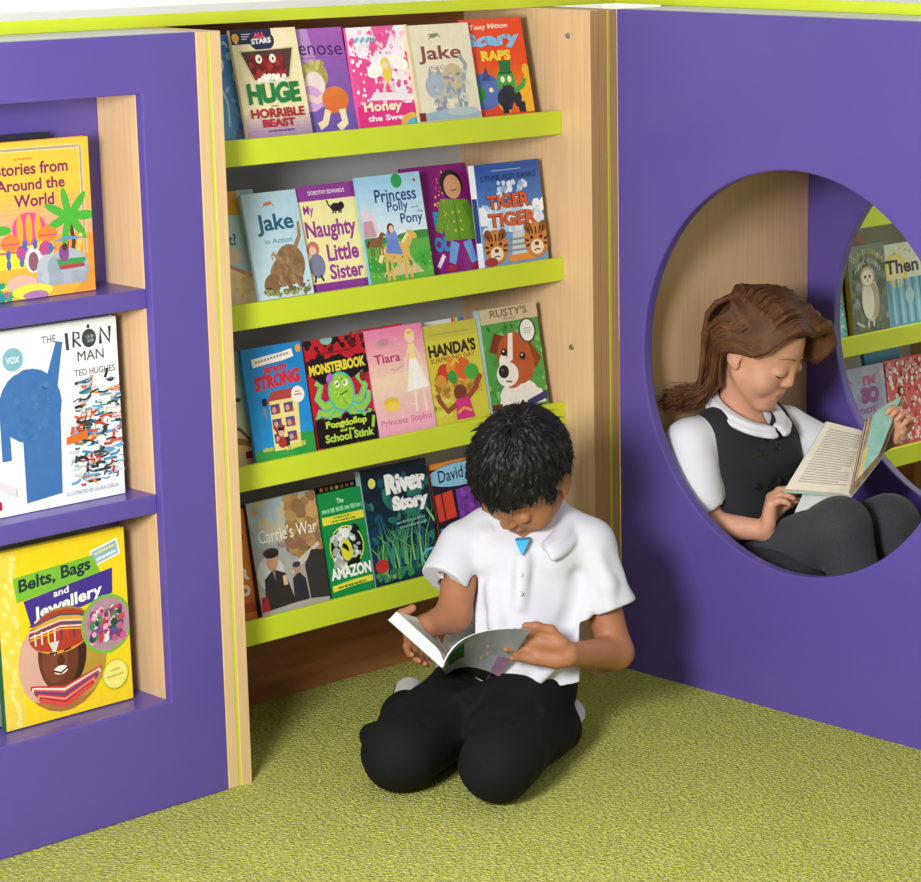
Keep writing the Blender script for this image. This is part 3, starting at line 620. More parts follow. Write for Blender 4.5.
def art_stories(a):
    a.grad(.1, 1, '#f0a4a0', '#f6bf42', 14); a.rect(0, .62, 1, 1, '#f6bf44'); a.grad(.45, .7, '#f2a58a', '#f6bf44', 8); a.ell(.85, .12, .6, .28, '#f29a3a'); a.ell(.3, .1, .6, .2, '#f0b040')
    for p in ([(.05, .955), (.935, .945)], [(.935, .945), (.935, .25)]): a.line(p, .03, '#e8d48a'); a.line(p, .016, '#b09a8c')
    a.scrib(.42, .885, .56, .9, '#e0803a')
    a.text('Stories from', .265, .79, .83, .87, '#7a2f5a', .025); a.text('Around the', .27, .69, .80, .765, '#7a2f5a', .025); a.text('World', .40, .585, .71, .665, '#7a2f5a', .025); a.rect(.43, .552, .62, .558, '#c89a7a'); a.rect(.46, .537, .58, .542, '#d8a08a')
    palm(a, .14, .455, .9, '#8a5a34', '#4cae3c'); palm(a, .82, .50, .85, '#5a3a28', '#4cae3c')
    for i in range(9): a.ell(.9 - .004 * i, .37 - .019 * i, .018, .014, '#f0c060')
    y0 = .2
    a.rect(.24, y0, .68, y0 + .13, '#f2d23a'); a.rect(.4, y0 + .1, .6, .37, '#f4d83e'); a.rect(.55, y0, .68, y0 + .2, '#f0cc36'); a.rect(.3, y0, .4, y0 + .18, '#f4d83e')
    a.ell(.5, .445, .13, .11, '#d8528a'); a.poly([(.47, .5), (.53, .5), (.5, .535)], '#d8528a')
    for d in (-.07, 0, .07): a.ell(.5 + d, .445, .025, .1, '#f0a43a')
    for x, y in ((.35, .385), (.64, .42)): a.ell(x, y - .02, .075, .055, '#e8803a'); a.poly([(x - .03, y + .01), (x + .03, y + .01), (x, y + .05)], '#e8803a'); a.rect(x - .07, y - .03, x + .07, y - .022, '#c04a6a')
    a.rect(.24, .3, .7, .312, '#c0527a'); a.ell(.44, .3, .05, .05, '#b84a8a'); a.ell(.62, .31, .05, .05, '#b84a8a')
    a.ell(.52, .245, .065, .085, '#e8e4ea'); a.ell(.52, .235, .04, .065, '#8a5a6a')
    for x, y in ((.46, .345), (.54, .345), (.33, .29), (.33, .23), (.43, .24), (.64, .25), (.66, .31)): a.ell(x, y, .018, .035, '#4a6ab0')
    a.ell(.78, .18, .17, .12, '#a9b2be'); a.ell(.63, .175, .09, .1, '#b4bcc6'); a.line([(.57, .16), (.55, .11), (.59, .08)], .045, '#a9b2be', .03); a.ell(.68, .18, .055, .075, '#98a4b2')
    for x in (.66, .72, .84, .9): a.line([(x, .14), (x, .065)], .055, '#9ea8b6')
    a.poly([(.7, .23), (.93, .225), (.93, .17), (.72, .165)], '#3f9a4c'); a.poly([(.72, .19), (.92, .19), (.92, .165), (.73, .16)], '#b0444a'); a.line([(.92, .2), (.95, .12)], .02, '#98a4b2')
    a.ell(.76, .265, .04, .06, '#8a4a8a'); a.ell(.77, .305, .022, .025, '#5a3424'); a.line([(.79, .28), (.8, .34)], .01, '#7a5a8a'); a.poly([(.66, .345), (.95, .35), (.8, .375)], '#5a94c4')
    a.fleck(60, 0, .01, .42, .12, ['#3fa06a', '#2f8a8a', '#e8d83a', '#c05a9a', '#5ab04a'], .012, .03, 34); a.ell(.42, .1, .12, .06, '#e8b0a0'); a.ell(.5, .045, .16, .05, '#f0e04a'); a.ell(.52, .02, .1, .03, '#b07aa8')

def art_iron(a):
    a.rect(0, 0, 1, 1, '#eef0f2')
    # a plain blue tower-like shape with a leaning bar stands in for the cover figure
    B = '#3f6fae'
    a.poly([(.25, .05), (.52, .07), (.54, .5), (.53, .68), (.25, .68)], B)
    a.ell(.32, .58, .235, .24, B); a.rect(.09, .3, .16, .58, B); a.poly([(.45, .72), (.53, .66), (.585, .90), (.535, .91)], B)
    a.fleck(30, .18, .4, .52, .7, ['#4778b4', '#386aa6'], .01, .03, 35)
    a.ell(.21, .845, .1, .1, '#dfe8ee'); a.ell(.21, .845, .075, .075, '#7fb0c0'); a.text('VOX', .16, .825, .26, .86, '#eef4f6', .02)
    def glyph(pts, t=.012): a.line(pts, t, '#3c4046')
    a.text('THE', .43, .905, .535, .945, '#4a4e54', .0)
    glyph([(.62, .85), (.615, .945)], .024); glyph([(.665, .86), (.67, .945), (.71, .935), (.71, .91), (.673, .9), (.72, .86)], .016); a.ell(.785, .9, .055, .06, '#3c4046'); a.fleck(16, .755, .88, .815, .92, ['#9aa0a6', '#6a7076'], .006, .012, 36); glyph([(.78, .955), (.785, .975)], .02); glyph([(.87, .86), (.875, .945), (.94, .865), (.945, .95)], .024)
    a.text('MAN', .69, .78, .89, .835, '#44484e', .0); a.text('TED HUGHES', .66, .7, .97, .735, '#54585e', .005)
    rn = random.Random(37)
    for i in range(230):
        x = rn.uniform(.58, .97); y = rn.uniform(.1, .68)
        if x < .62 and y > .4: x += .1
        c = rn.choice(['#2c3036', '#3a3e44', '#d85a34', '#5aa0d0', '#3f8ac4', '#e08a3c', '#c8ccd0', '#23262a', '#c23a3a', '#8ab8d8', '#2f6f7c'])
        an = rn.choice([0, 0, .4, -.4, 1.3]); l = rn.uniform(.03, .1)
        a.line([(x, y), (x + l * math.cos(an) * .6, y + .15 * l * math.sin(an) + rn.uniform(-.01, .01)), (x + l * math.cos(an), y + .6 * l * math.sin(an))], rn.uniform(.005, .02), c)
    a.poly([(.56, .335), (.73, .35), (.72, .4), (.565, .375)], '#d8702c'); a.text('ILLUSTRATED BY LAURA CARLIN', .54, .05, .94, .072, '#a0a8b8', .0)
    a.rect(-.1, .045, .055, .09, '#b01c34'); a.poly([(0, .22), (.17, .15), (.17, .1), (0, .17)], '#d8d2da')

def art_belts(a):
    a.rect(0, 0, 1, 1, '#f2d022'); a.rect(0, 0, .15, 1, '#ead04e'); 
    rn = random.Random(38)
    for i in range(26): a.ell(rn.uniform(.02, .14), .03 + i * .037, .02, .03, '#f4de7a', rn.uniform(0, 90), n=6)
    a.poly([(.72, .905), (.94, .95), (.96, .855), (.74, .81)], '#e8eef0'); a.poly([(.735, .895), (.93, .936), (.945, .862), (.752, .82)], '#8ab4c4'); a.scrib(.755, .875, .92, .893, '#e8d88a', .03); a.scrib(.77, .84, .93, .858, '#f2f4f4', .03, 6)
    a.poly([(.12, .845), (.74, .88), (.8, .765), (.14, .705)], '#7ab83a'); a.poly([(.19, .705), (.89, .785), (.88, .64), (.24, .54)], '#42308c')
    a.text('Belts, Bags', .16, .735, .72, .83, '#24343c', .03, rise=.045); a.text('and', .42, .69, .54, .73, '#f4f2ee', .02, rise=.01); a.text('Jewellery', .26, .565, .8, .655, '#f6f4f0', .03, rise=.06)
    # round portrait
    a.ell(.47, .33, .34, .36, '#a8763a'); a.ell(.28, .33, .16, .26, '#d8a898'); a.ell(.6, .3, .2, .25, '#b8923a'); a.ell(.46, .36, .19, .26, '#3a1f1a'); a.ell(.43, .34, .155, .22, '#6a3426'); a.ell(.4, .33, .1, .15, '#7c4030')
    a.ell(.46, .49, .25, .15, '#a8402c'); a.ell(.46, .475, .23, .13, '#d8a03c'); a.ell(.46, .465, .24, .1, '#b03a2c')
    for i in range(9): a.line([(.26 + .05 * i, .44), (.26 + .05 * i, .515)], .012, rn.choice(['#f0e6d8', '#2c3a6a', '#e8c84a', '#c83a2c']))
    for i in range(6): a.line([(.22, .475 + .016 * i), (.46, .505 + .016 * i), (.7, .47 + .016 * i)], .01, rn.choice(['#f0e0d0', '#e8a83a', '#c8342c', '#3a4a7a']))
    a.poly([(.36, .44), (.44, .44), (.4, .36)], '#d8d4d0'); a.line([(.36, .38), (.42, .375)], .012, '#2a1410'); a.line([(.47, .375), (.53, .385)], .012, '#2a1410'); a.ell(.445, .325, .03, .04, '#5a2a20'); a.ell(.44, .272, .055, .03, '#f2ece4'); a.line([(.38, .275), (.44, .255), (.5, .28)], .014, '#5a1f1c')
    for i in range(8): a.line([(.2 + .01 * i, .21 - .012 * i), (.46, .165 - .014 * i), (.76 - .012 * i, .23 - .012 * i)], .03, ['#c83a34', '#e8dcd4', '#d84a3c', '#3a4a90', '#c8342c', '#e09080', '#b82c30', '#d84a44'][i])
    a.ell(.82, .47, .205, .205, '#6fb83a'); a.ell(.82, .47, .185, .185, '#b0889a'); a.fleck(150, .69, .38, .95, .56, ['#c85a8a', '#3f8a5a', '#e8d8e0', '#8a3a6a', '#4a5aa0', '#d83a4a', '#2c4a3a', '#e8a8c0'], .012, .03, 39)
    a.ell(.86, .17, .105, .105, '#b8c83a'); a.ell(.86, .17, .095, .095, '#efe27a'); a.scrib(.82, .188, .9, .203, '#b8ac48', .005); a.scrib(.79, .153, .93, .168, '#b8ac48', .008, 3)

def art_owl(a):
    a.grad(.1, 1, '#5a6a5c', '#7c8a84', 8); a.fleck(70, 0, .1, 1, .95, ['#6a7a6a', '#4f5f54', '#8a9690', '#7a7c60'], .04, .09, 40, 1.6)
    for i, ch in enumerate('YOUR FAVOURITE'): 
        if ch != ' ': t = i / 13; a.text(ch, .07 + .82 * t, .79 + .11 * math.sin(PI * t), .115 + .82 * t, .85 + .11 * math.sin(PI * t), '#d8dc9a', .03)
    for i, ch in enumerate('ANIMAL STORIES'):
        if ch != ' ': t = i / 13; a.text(ch, .15 + .66 * t, .7 + .1 * math.sin(PI * t), .19 + .66 * t, .755 + .1 * math.sin(PI * t), '#c8d4c8', .03)
    a.ell(.52, .42, .24, .38, '#d6cbb0'); a.ell(.6, .4, .16, .3, '#b8a888'); a.ell(.46, .4, .16, .3, '#e8e2d2'); a.ell(.48, .66, .2, .18, '#c8b48a'); a.ell(.48, .65, .15, .14, '#f0ebe0'); a.ell(.42, .66, .03, .03, '#1c1814'); a.ell(.54, .66, .03, .03, '#1c1814'); a.poly([(.46, .63), (.5, .63), (.48, .59)], '#b08a6a'); a.line([(.42, .2), (.42, .13)], .05, '#d8d0b8'); a.line([(.56, .2), (.56, .13)], .05, '#d8d0b8'); a.line([(.1, .2), (.3, .14)], .04, '#c8ccc4')
def art_then(a):
    a.rect(0, 0, 1, 1, '#7ab4cc'); a.rect(0, .6, 1, 1, '#e4e8d8'); a.ell(.3, .7, .3, .3, '#ecd86a'); a.ell(.3, .7, .22, .22, '#f0e6b0'); a.text('Then', .02, .66, .92, .82, '#2c2c34', .03); a.fleck(6, .2, .88, .9, .96, ['#8ab4d0', '#d0b84a'], .02, .03, 41)
    for i in range(9): a.rect(.03 + .11 * i, .1, .085 + .11 * i, .6, ['#5a9cc0', '#9accdc'][i % 2])
    for i in range(5): a.line([(.1 + .2 * i, .6), (.12 + .2 * i, .1)], .012, '#2c5a78')
    a.ell(.6, .4, .12, .14, '#a8c4cc')
def art_so(a):
    a.rect(0, 0, 1, 1, '#aab0d8'); a.fleck(60, 0, .1, 1, .95, ['#b8bce0', '#98a4d0', '#c4b4d8', '#9cb8dc'], .04, .08, 42)
    a.text('I\'M', .5, .8, .78, .9, '#c85a9a', .06); a.text('SO', .42, .6, .84, .78, '#9a4a9c', .09); a.text('not', .35, .5, .75, .58, '#a06ac0', .04); a.text('PO', .3, .32, .7, .46, '#d05a80', .08)
    girl(a, .18, .52, .36, '#8a5a3a', '#f0c8a8', '#6ab0c8', '#f0c8a8')
def art_smile(a):
    a.rect(0, 0, 1, 1, '#e0606a'); a.fleck(170, 0, .1, 1, .95, ['#f4d0d0', '#d83a4c', '#f8ecec', '#e87a84', '#c82c44'], .015, .045, 43); a.fleck(70, 0, .74, 1, .97, ['#f4dce0', '#e8b8c4', '#f8f0f0', '#d88a9c'], .02, .05, 47); girl(a, .35, .3, .42, '#5a2a24', '#f0c8a8', '#d04050', '#f0c8a8')
def art_tealfar(a):
    a.rect(0, 0, 1, 1, '#7fcfc4'); a.fleck(24, .5, .1, 1, .9, ['#d05a7a', '#e8e0d8', '#4aa89c'], .03, .06, 44)

# ---- books in the corner bookcase: name, x of the left edge, width, height, thickness, y, row
TRAY = [z - 0.02 for z in LIPS]
GR = ['paperbacks on the top lime-lipped shelf', 'paperbacks on the second lime-lipped shelf', 'paperbacks on the third lime-lipped shelf', 'paperbacks on the bottom lime-lipped shelf']
T = 'on the top lime shelf'; T2 = 'on the second lime shelf'; T3 = 'on the third lime shelf'; T4 = 'on the bottom lime shelf'
ROWS = [
 (0, -.825, .087, .188, .007, .112, '#5a86c8', '#4f74b4', art_blue, 'blue swirly paperback at its left end, ' + T, 11),
 (0, -.777, .137, .196, .011, .090, '#eedfb2', '#d8c898', art_huge, 'cream paperback with big green lettering and a red furry beast, ' + T, 12.5),
 (0, -.659, .131, .191, .009, .105, '#8a4fa6', '#7a4a98', art_nose, 'purple paperback with a crouching figure in an orange skirt, ' + T, 12.5),
 (0, -.527, .139, .188, .010, .102, '#f2a8c8', '#e85a9c', art_honey, 'pink and white speckled paperback with a winged fairy, ' + T, 10.5),
 (0, -.399, .147, .187, .011, .090, '#e7ddc0', '#d8caa2', art_cream, 'cream paperback with a shaggy grey animal, ' + T, 11.5),
 (0, -.259, .151, .191, .009, .103, '#e64a20', '#c83a1c', art_scary, 'orange-red paperback with a green ghoul in a top hat, ' + T, 11.7),
 (1, -.847, .126, .201, .009, .113, '#b7d3da', '#e0a23c', art_ot, 'pale blue paperback with an orange top block, ' + T2, 13.5),
 (1, -.765, .116, .196, .011, .090, '#b8d4e0', '#a8c8d6', art_jake, 'pale blue paperback with a brown dog diving head down, ' + T2, 13.5),
 (1, -.646, .134, .197, .009, .103, '#f0e6a4', '#8f3a92', art_sister, 'cream paperback with purple bands, purple lettering and a black cat, ' + T2, 11.3),
 (1, -.522, .147, .203, .011, .090, '#a8d0e6', '#8cbcd8', art_polly, 'sky-blue paperback with a rider on a golden pony, ' + T2, 11),
 (1, -.390, .158, .208, .007, .112, '#861b70', '#6a1458', art_ergirl, 'magenta paperback with a child in a green coat and jeans, ' + T2, 14.3),
 (1, -.2535, .1615, .201, .016, .090, '#4a78bc', '#e4e8ee', art_tiger, 'sky-blue hardback with two tiger heads and orange lettering, ' + T2, 7.7),
 (2, -.881, .120, .203, .008, .112, '#b8d4d4', '#a8c8c8', art_teal, 'pale teal paperback half hidden at the left end ' + T3, 9.7),
 (2, -.787, .130, .208, .012, .090, '#2290d2', '#1c7abc', art_strong, 'bright blue paperback with red lettering and a house, ' + T3, 9.7),
 (2, -.649, .136, .204, .011, .095, '#c4202a', '#a01a22', art_monster, 'red and black paperback with a green tentacled monster, ' + T3, 10.3),
 (2, -.508, .118, .201, .008, .132, '#b8283a', '#a02030', art_red, 'red paperback peeping out behind the pink one, on the third lime shelf', 10.5),
 (2, -.511, .134, .205, .011, .092, '#f0b4bc', '#e48ab0', art_tiara, 'pink to cream paperback with a girl in a white gown, ' + T3, 11),
 (2, -.374, .131, .196, .011, .093, '#d2c83e', '#b8ae34', art_handa, 'yellow paperback with a child balancing a basket of fruit, ' + T3, 11.8),
 (2, -.336, .092, .196, .008, .128, '#e8e6e0', '#d8d6d0', art_rainbow, 'white paperback with a rainbow-striped top corner, behind the yellow one on the third lime shelf', 11),
 (2, -.2405, .1445, .208, .016, .090, '#4f9a44', '#9ab0b8', art_rusty, 'green paperback with a brown and white puppy, ' + T3, 10),
 (3, -.895, .106, .204, .009, .103, '#dd7a2c', '#c86a24', art_orange, 'orange paperback with white block letters, at its left end, ' + T4, 8.5),
 (3, -.788, .150, .210, .016, .090, '#a8a49c', '#2a2624', art_carrie, 'misty grey-brown paperback with a boy in dark coat, ' + T4, 10.3),
 (3, -.600, .098, .202, .008, .130, '#1c1a18', '#1c1a18', art_dark, 'black book showing only its top edge behind the narrow green paperback', 12),
 (3, -.632, .097, .201, .012, .090, '#128a44', '#0f7038', art_amazon, 'green narrow paperback with white block lettering and an oval emblem, ' + T4, 10.7),
 (3, -.532, .155, .225, .014, .090, '#123040', '#8ab0a8', art_river, 'dark teal paperback with white hand lettering over green reeds, ' + T4, 10.2),
 (3, -.357, .154, .207, .010, .102, '#e8923a', '#c87a2c', art_david, 'blue, red and purple patchwork paperback half hidden by the boy, ' + T4, 11.4),
]
for r_, x, w_, h_, t_, y, base, sp, art, lab, ln in ROWS:
    if art not in (art_tiger, art_rusty, art_carrie, art_river): t_ *= 0.6
    book('paperback', lab, w_, h_, t_, (x, y, TRAY[r_]), base, sp, art, lean=ln, group=GR[r_], spine_art=spine_tiger if art is art_tiger else None)
# books in the second bookcase
YF = 0.05
for x, w_, h_, t_, y, row, base, sp, art, lab, ln in (
 (.872, .126, .206, .012, .092, 2, '#6a786c', '#c8a83a', art_owl, 'grey-green hardback with a pale barn owl, seen through the round openings', 7),
 (1.004, .130, .196, .010, .095, 2, '#7ab4cc', '#e4e8d8', art_then, 'blue paperback with a pale top and dark lettering, seen through the round openings', 9),
 (.79, .072, .19, .009, .100, 2, '#7fcfc4', '#6abcb0', art_tealfar, 'turquoise flowered paperback left of the owl book, seen through the round openings', 10),
 (.872, .118, .215, .008, .13, 2, '#d8843a', '#c8742c', None, 'orange paperback peeping out behind the owl book, seen through the round openings', 9),
 (.862, .150, .206, .011, .092, 3, '#aab0d8', '#989ec8', art_so, 'lilac paperback with pink and purple lettering, behind the girl\'s open book', 9),
 (1.018, .140, .206, .011, .094, 3, '#e0606a', '#c84a58', art_smile, 'red and pink speckled paperback behind the girl\'s hand', 9),
 (1.0, .125, .224, .010, .13, 3, '#3f9ac4', '#2f8ab4', None, 'blue paperback peeping out above the red speckled one', 10)):
    book('paperback', lab, w_, h_, t_, (x, y + YF, TRAY[row]), base, sp, art, lean=ln, group='paperbacks in the second bookcase')
# large books in the recess of the purple unit
LG = 'large picture books in the purple recess'
book('picture_book', 'orange hardback with palm trees, a domed palace and an elephant, on the upper recess shelf', .23, .2395, .014, (-1.3425, .060, .8565), '#f4b840', '#e8a834', art_stories, lean=0, group=LG, hard=True)
book('picture_book', 'white hardback with a tall blue shape and scribbled scrap, on the middle recess shelf', .243, .287, .012, (-1.3235, .056, .5245), '#eef0f2', '#dfe2e6', art_iron, lean=0.2, group=LG, hard=True)
book('picture_book', 'yellow hardback with a round portrait in beaded necklaces, on the recess floor', .239, .287, .012, (-1.325, .056, .1815), '#f2d022', '#2c6a3a', art_belts, lean=0.5, group=LG, hard=True)
book('picture_book', 'grey book standing behind the white hardback on the middle recess shelf', .20, .295, .013, (-1.34, .085, .5245), '#8a8f98', '#6a6f78', None, lean=1.5, group=LG)
book('picture_book', 'grey book with a green corner standing behind the yellow hardback', .20, .30, .013, (-1.33, .085, .1815), '#8c8f86', '#3f6a44', None, lean=2.0, group=LG)
book('picture_book', 'dark book standing behind the orange hardback on the upper recess shelf', .19, .247, .012, (-1.35, .085, .8565), '#2c2a38', '#242230', None, lean=1.5, group=LG)
# ---------------------------------------------------------------- sculpting: smooth blended volumes turned into one skin
class Vol:
    def __init__(s, lo, hi, h):
        s.lo = np.array(lo, np.float32); s.h = h
        n = np.ceil((np.array(hi) - np.array(lo)) / h).astype(int) + 1
        s.n = n; s.F = np.full(n, 1.0, np.float32)
        s.ax = [(lo[i] + h * np.arange(n[i])).astype(np.float32) for i in range(3)]
    def sub(s, lo, hi):
        sl = []
        for i in range(3):
            a = max(0, int(math.floor((lo[i] - s.lo[i]) / s.h))); b = min(int(s.n[i]), int(math.ceil((hi[i] - s.lo[i]) / s.h)) + 1)
            if b <= a: return None
            sl.append(slice(a, b))
        X = s.ax[0][sl[0]][:, None, None]; Y = s.ax[1][sl[1]][None, :, None]; Z = s.ax[2][sl[2]][None, None, :]
        return tuple(sl), X, Y, Z
    def put(s, sl, d, k, op):
        A = s.F[sl]
        if op == 'add':
            if k > 0:
                t = np.maximum(k - np.abs(A - d), 0) / k; s.F[sl] = np.minimum(A, d) - t * t * k * 0.25
            else: s.F[sl] = np.minimum(A, d)
        else:
            d = -d
            if k > 0:
                t = np.maximum(k - np.abs(A - d), 0) / k; s.F[sl] = np.maximum(A, d) + t * t * k * 0.25
            else: s.F[sl] = np.maximum(A, d)
    def rc(s, a, b, r1, r2=None, k=0.01, op='add'):
        r2 = r1 if r2 is None else r2
        a = np.array(a, np.float32); b = np.array(b, np.float32); m = max(r1, r2) + k + 3 * s.h
        q = s.sub(np.minimum(a, b) - m, np.maximum(a, b) + m)
        if q is None: return
        sl, X, Y, Z = q; d = b - a; L = float(d @ d) + 1e-12
        px, py, pz = X - a[0], Y - a[1], Z - a[2]
        t = np.clip((px * d[0] + py * d[1] + pz * d[2]) / L, 0, 1)
        D = np.sqrt((px - t * d[0]) ** 2 + (py - t * d[1]) ** 2 + (pz - t * d[2]) ** 2) - (r1 + (r2 - r1) * t)
        s.put(sl, D, k, op)
    def chain(s, pts, rad, k=0.01, op='add'):
        for i in range(len(pts) - 1): s.rc(pts[i], pts[i + 1], rad[i], rad[i + 1], k, op)
    def ell(s, c, r, k=0.01, M=None, op='add'):
        c = np.array(c, np.float32); r = np.array(r, np.float32); m = float(r.max()) + k + 3 * s.h
        q = s.sub(c - m, c + m)
        if q is None: return
        sl, X, Y, Z = q; px, py, pz = X - c[0], Y - c[1], Z - c[2]
        if M is not None:
            M = np.array(M, np.float32)   # rows: the axes of the ellipsoid
            px, py, pz = [M[i, 0] * px + M[i, 1] * py + M[i, 2] * pz for i in range(3)]
        k0 = np.sqrt((px / r[0]) ** 2 + (py / r[1]) ** 2 + (pz / r[2]) ** 2)
        k1 = np.sqrt((px / r[0] ** 2) ** 2 + (py / r[1] ** 2) ** 2 + (pz / r[2] ** 2) ** 2) + 1e-9
        s.put(sl, k0 * (k0 - 1) / k1, k, op)
    def plane(s, o, n, lo, hi, k=0.004):
        """cut away the side the normal points to, inside a region"""
        q = s.sub(lo, hi)
        if q is None: return
        sl, X, Y, Z = q; n = np.array(n, np.float32); n = n / np.linalg.norm(n)
        s.put(sl, -((X - o[0]) * n[0] + (Y - o[1]) * n[1] + (Z - o[2]) * n[2]), k, 'cut')
    def near(s, w=0.02): return np.nonzero(np.abs(s.F) < w)
    def displace(s, fn, w=0.02):
        i = s.near(w); s.F[i] += fn(s.ax[0][i[0]], s.ax[1][i[1]], s.ax[2][i[2]]).astype(np.float32)
    def mesh(s):
        F = s.F; n = F.shape; inside = F < 0
        ids = np.full((n[0] - 1, n[1] - 1, n[2] - 1), -1, np.int64)
        cnt = np.zeros(ids.shape, np.int8)
        for dx in (0, 1):
            for dy in (0, 1):
                for dz in (0, 1): cnt += inside[dx:n[0] - 1 + dx, dy:n[1] - 1 + dy, dz:n[2] - 1 + dz]
        c = np.nonzero((cnt > 0) & (cnt < 8)); N = len(c[0]); ids[c] = np.arange(N)
        P = np.zeros((N, 3)); W = np.zeros(N)
        corner = [(0, 0, 0), (1, 0, 0), (0, 1, 0), (1, 1, 0), (0, 0, 1), (1, 0, 1), (0, 1, 1), (1, 1, 1)]
        val = {o: F[c[0] + o[0], c[1] + o[1], c[2] + o[2]] for o in corner}
        for o in corner:
            for a in range(3):
                if o[a]: continue
                q = list(o); q[a] = 1; q = tuple(q); A, B = val[o], val[q]
                m = (A < 0) != (B < 0); t = np.zeros(N); t[m] = (A[m] / (A[m] - B[m]))
                for j in range(3): P[:, j] += np.where(m, o[j] + (t if j == a else 0), 0)
                W += m
        P = P / W[:, None] + np.stack(c, 1); P = P * s.h + s.lo
        quads = []
        for a in range(3):
            b_, d = (a + 1) % 3, (a + 2) % 3
            lo = [slice(1, n[i] - 1) for i in range(3)]; lo[a] = slice(0, n[a] - 1); hi = list(lo); hi[a] = slice(1, n[a])
            A = inside[tuple(lo)]; B = inside[tuple(hi)]
            e = np.nonzero(A != B); flip = A[e]
            base = [e[i] + (0 if i == a else 1) for i in range(3)]
            def cell(ob, od):
                i = list(base); i[b_] = i[b_] + ob; i[d] = i[d] + od; return ids[tuple(i)]
            q = np.stack([cell(-1, -1), cell(0, -1), cell(0, 0), cell(-1, 0)], 1)
            q[~flip] = q[~flip][:, ::-1]; quads.append(q)
        Q = np.concatenate(quads); Q = Q[(Q >= 0).all(1)]
        return P, Q
    def build(s, name, mats, parent, pick=None, smooth=2):
        P, Q = s.mesh()
        # a little relaxation to take the grid out of the skin
        for _ in range(smooth):
            acc = np.zeros_like(P); w = np.zeros(len(P))
            for i in range(4):
                a, b = Q[:, i], Q[:, (i + 1) % 4]
                for j in range(3):
                    acc[:, j] += np.bincount(a, P[b, j], len(P)) + np.bincount(b, P[a, j], len(P))
                w += np.bincount(a, None, len(P)) + np.bincount(b, None, len(P))
            P = P * 0.5 + 0.5 * acc / np.maximum(w, 1)[:, None]
        me = bpy.data.meshes.new(name)
        me.vertices.add(len(P)); me.vertices.foreach_set('co', P.astype(np.float32).ravel())
        me.loops.add(len(Q) * 4); me.loops.foreach_set('vertex_index', Q.astype(np.int32).ravel())
        me.polygons.add(len(Q)); me.polygons.foreach_set('loop_start', np.arange(0, len(Q) * 4, 4, dtype=np.int32))
        me.polygons.foreach_set('loop_total', np.full(len(Q), 4, np.int32))
        me.polygons.foreach_set('use_smooth', np.ones(len(Q), bool))
        for m in mats: me.materials.append(m)
        if pick: me.polygons.foreach_set('material_index', pick(P[Q].mean(1)).astype(np.int32))
        me.update(calc_edges=True); me.validate()
        o = bpy.data.objects.new(name, me); COL.objects.link(o); o.parent = parent
        return o

def nrm(v): v = np.array(v, float); return v / np.linalg.norm(v)
class Frame:
    """origin with side (subject's left), forward and up axes"""
    def __init__(s, o, F, up=(0, 0, 1), roll=0.0):
        s.o = np.array(o, float); s.f = nrm(F); s.s = nrm(np.cross(up, s.f)); s.u = np.cross(s.f, s.s)
        if roll:
            c, d = math.cos(roll), math.sin(roll); s.s, s.u = s.s * c + s.u * d, s.u * c - s.s * d
        s.M = np.stack([s.s, s.f, s.u])
    def p(s, a): return s.o + a[0] * s.s + a[1] * s.f + a[2] * s.u
    def inv(s, P): return (P - s.o) @ s.M.T

def head(V, H, k=1.0):
    E = lambda c, r, kk=0.01, op='add': V.ell(H.p(np.array(c) * k), np.array(r) * k, kk, H.M, op)
    R = lambda a, b, r1, r2, kk=0.01, op='add': V.rc(H.p(np.array(a) * k), H.p(np.array(b) * k), r1 * k, r2 * k, kk, op)
    E((0, -.010, .018), (.073, .088, .082)); E((0, .02, -.03), (.058, .058, .078), .02)
    for g in (-1, 1):
        E((g * .035, .045, -.044), (.028, .029, .029), .02); R((g * .05, .0, -.055), (g * .018, .056, -.094), .014, .014, .02)
        E((g * .031, .098, -.006), (.019, .015, .013), .016, 'cut')
    E((0, .063, -.095), (.02, .016, .015), .018); E((0, .066, -.064), (.022, .016, .018), .014)
    R((0, .0775, .002), (0, .0865, -.030), .0055, .0085, .012)
    for g in (-1, 1):
        E((g * .0085, .082, -.034), (.0068, .0075, .0055), .006); E((g * .031, .0705, -.008), (.017, .0118, .0110), .006)
        E((g * .0735, -.014, -.014), (.0075, .017, .028), .006); E((g * .0805, -.008, -.011), (.005, .009, .015), .004, 'cut'); E((g * .072, -.002, -.036), (.005, .007, .009), .005)
    E((0, .0795, -.0575), (.0165, .0058, .0042), .005); E((0, .0780, -.0665), (.0135, .0060, .0050), .005)

def lips_pick(H, k=1.0):
    def f(P):
        q = H.inv(P) / k
        e = ((q[:, 0] / .0165) ** 2 + ((q[:, 2] + .0622) / .0088) ** 2 < 1) & (q[:, 1] > .072)
        return np.where(e, 1, 0)
    return f

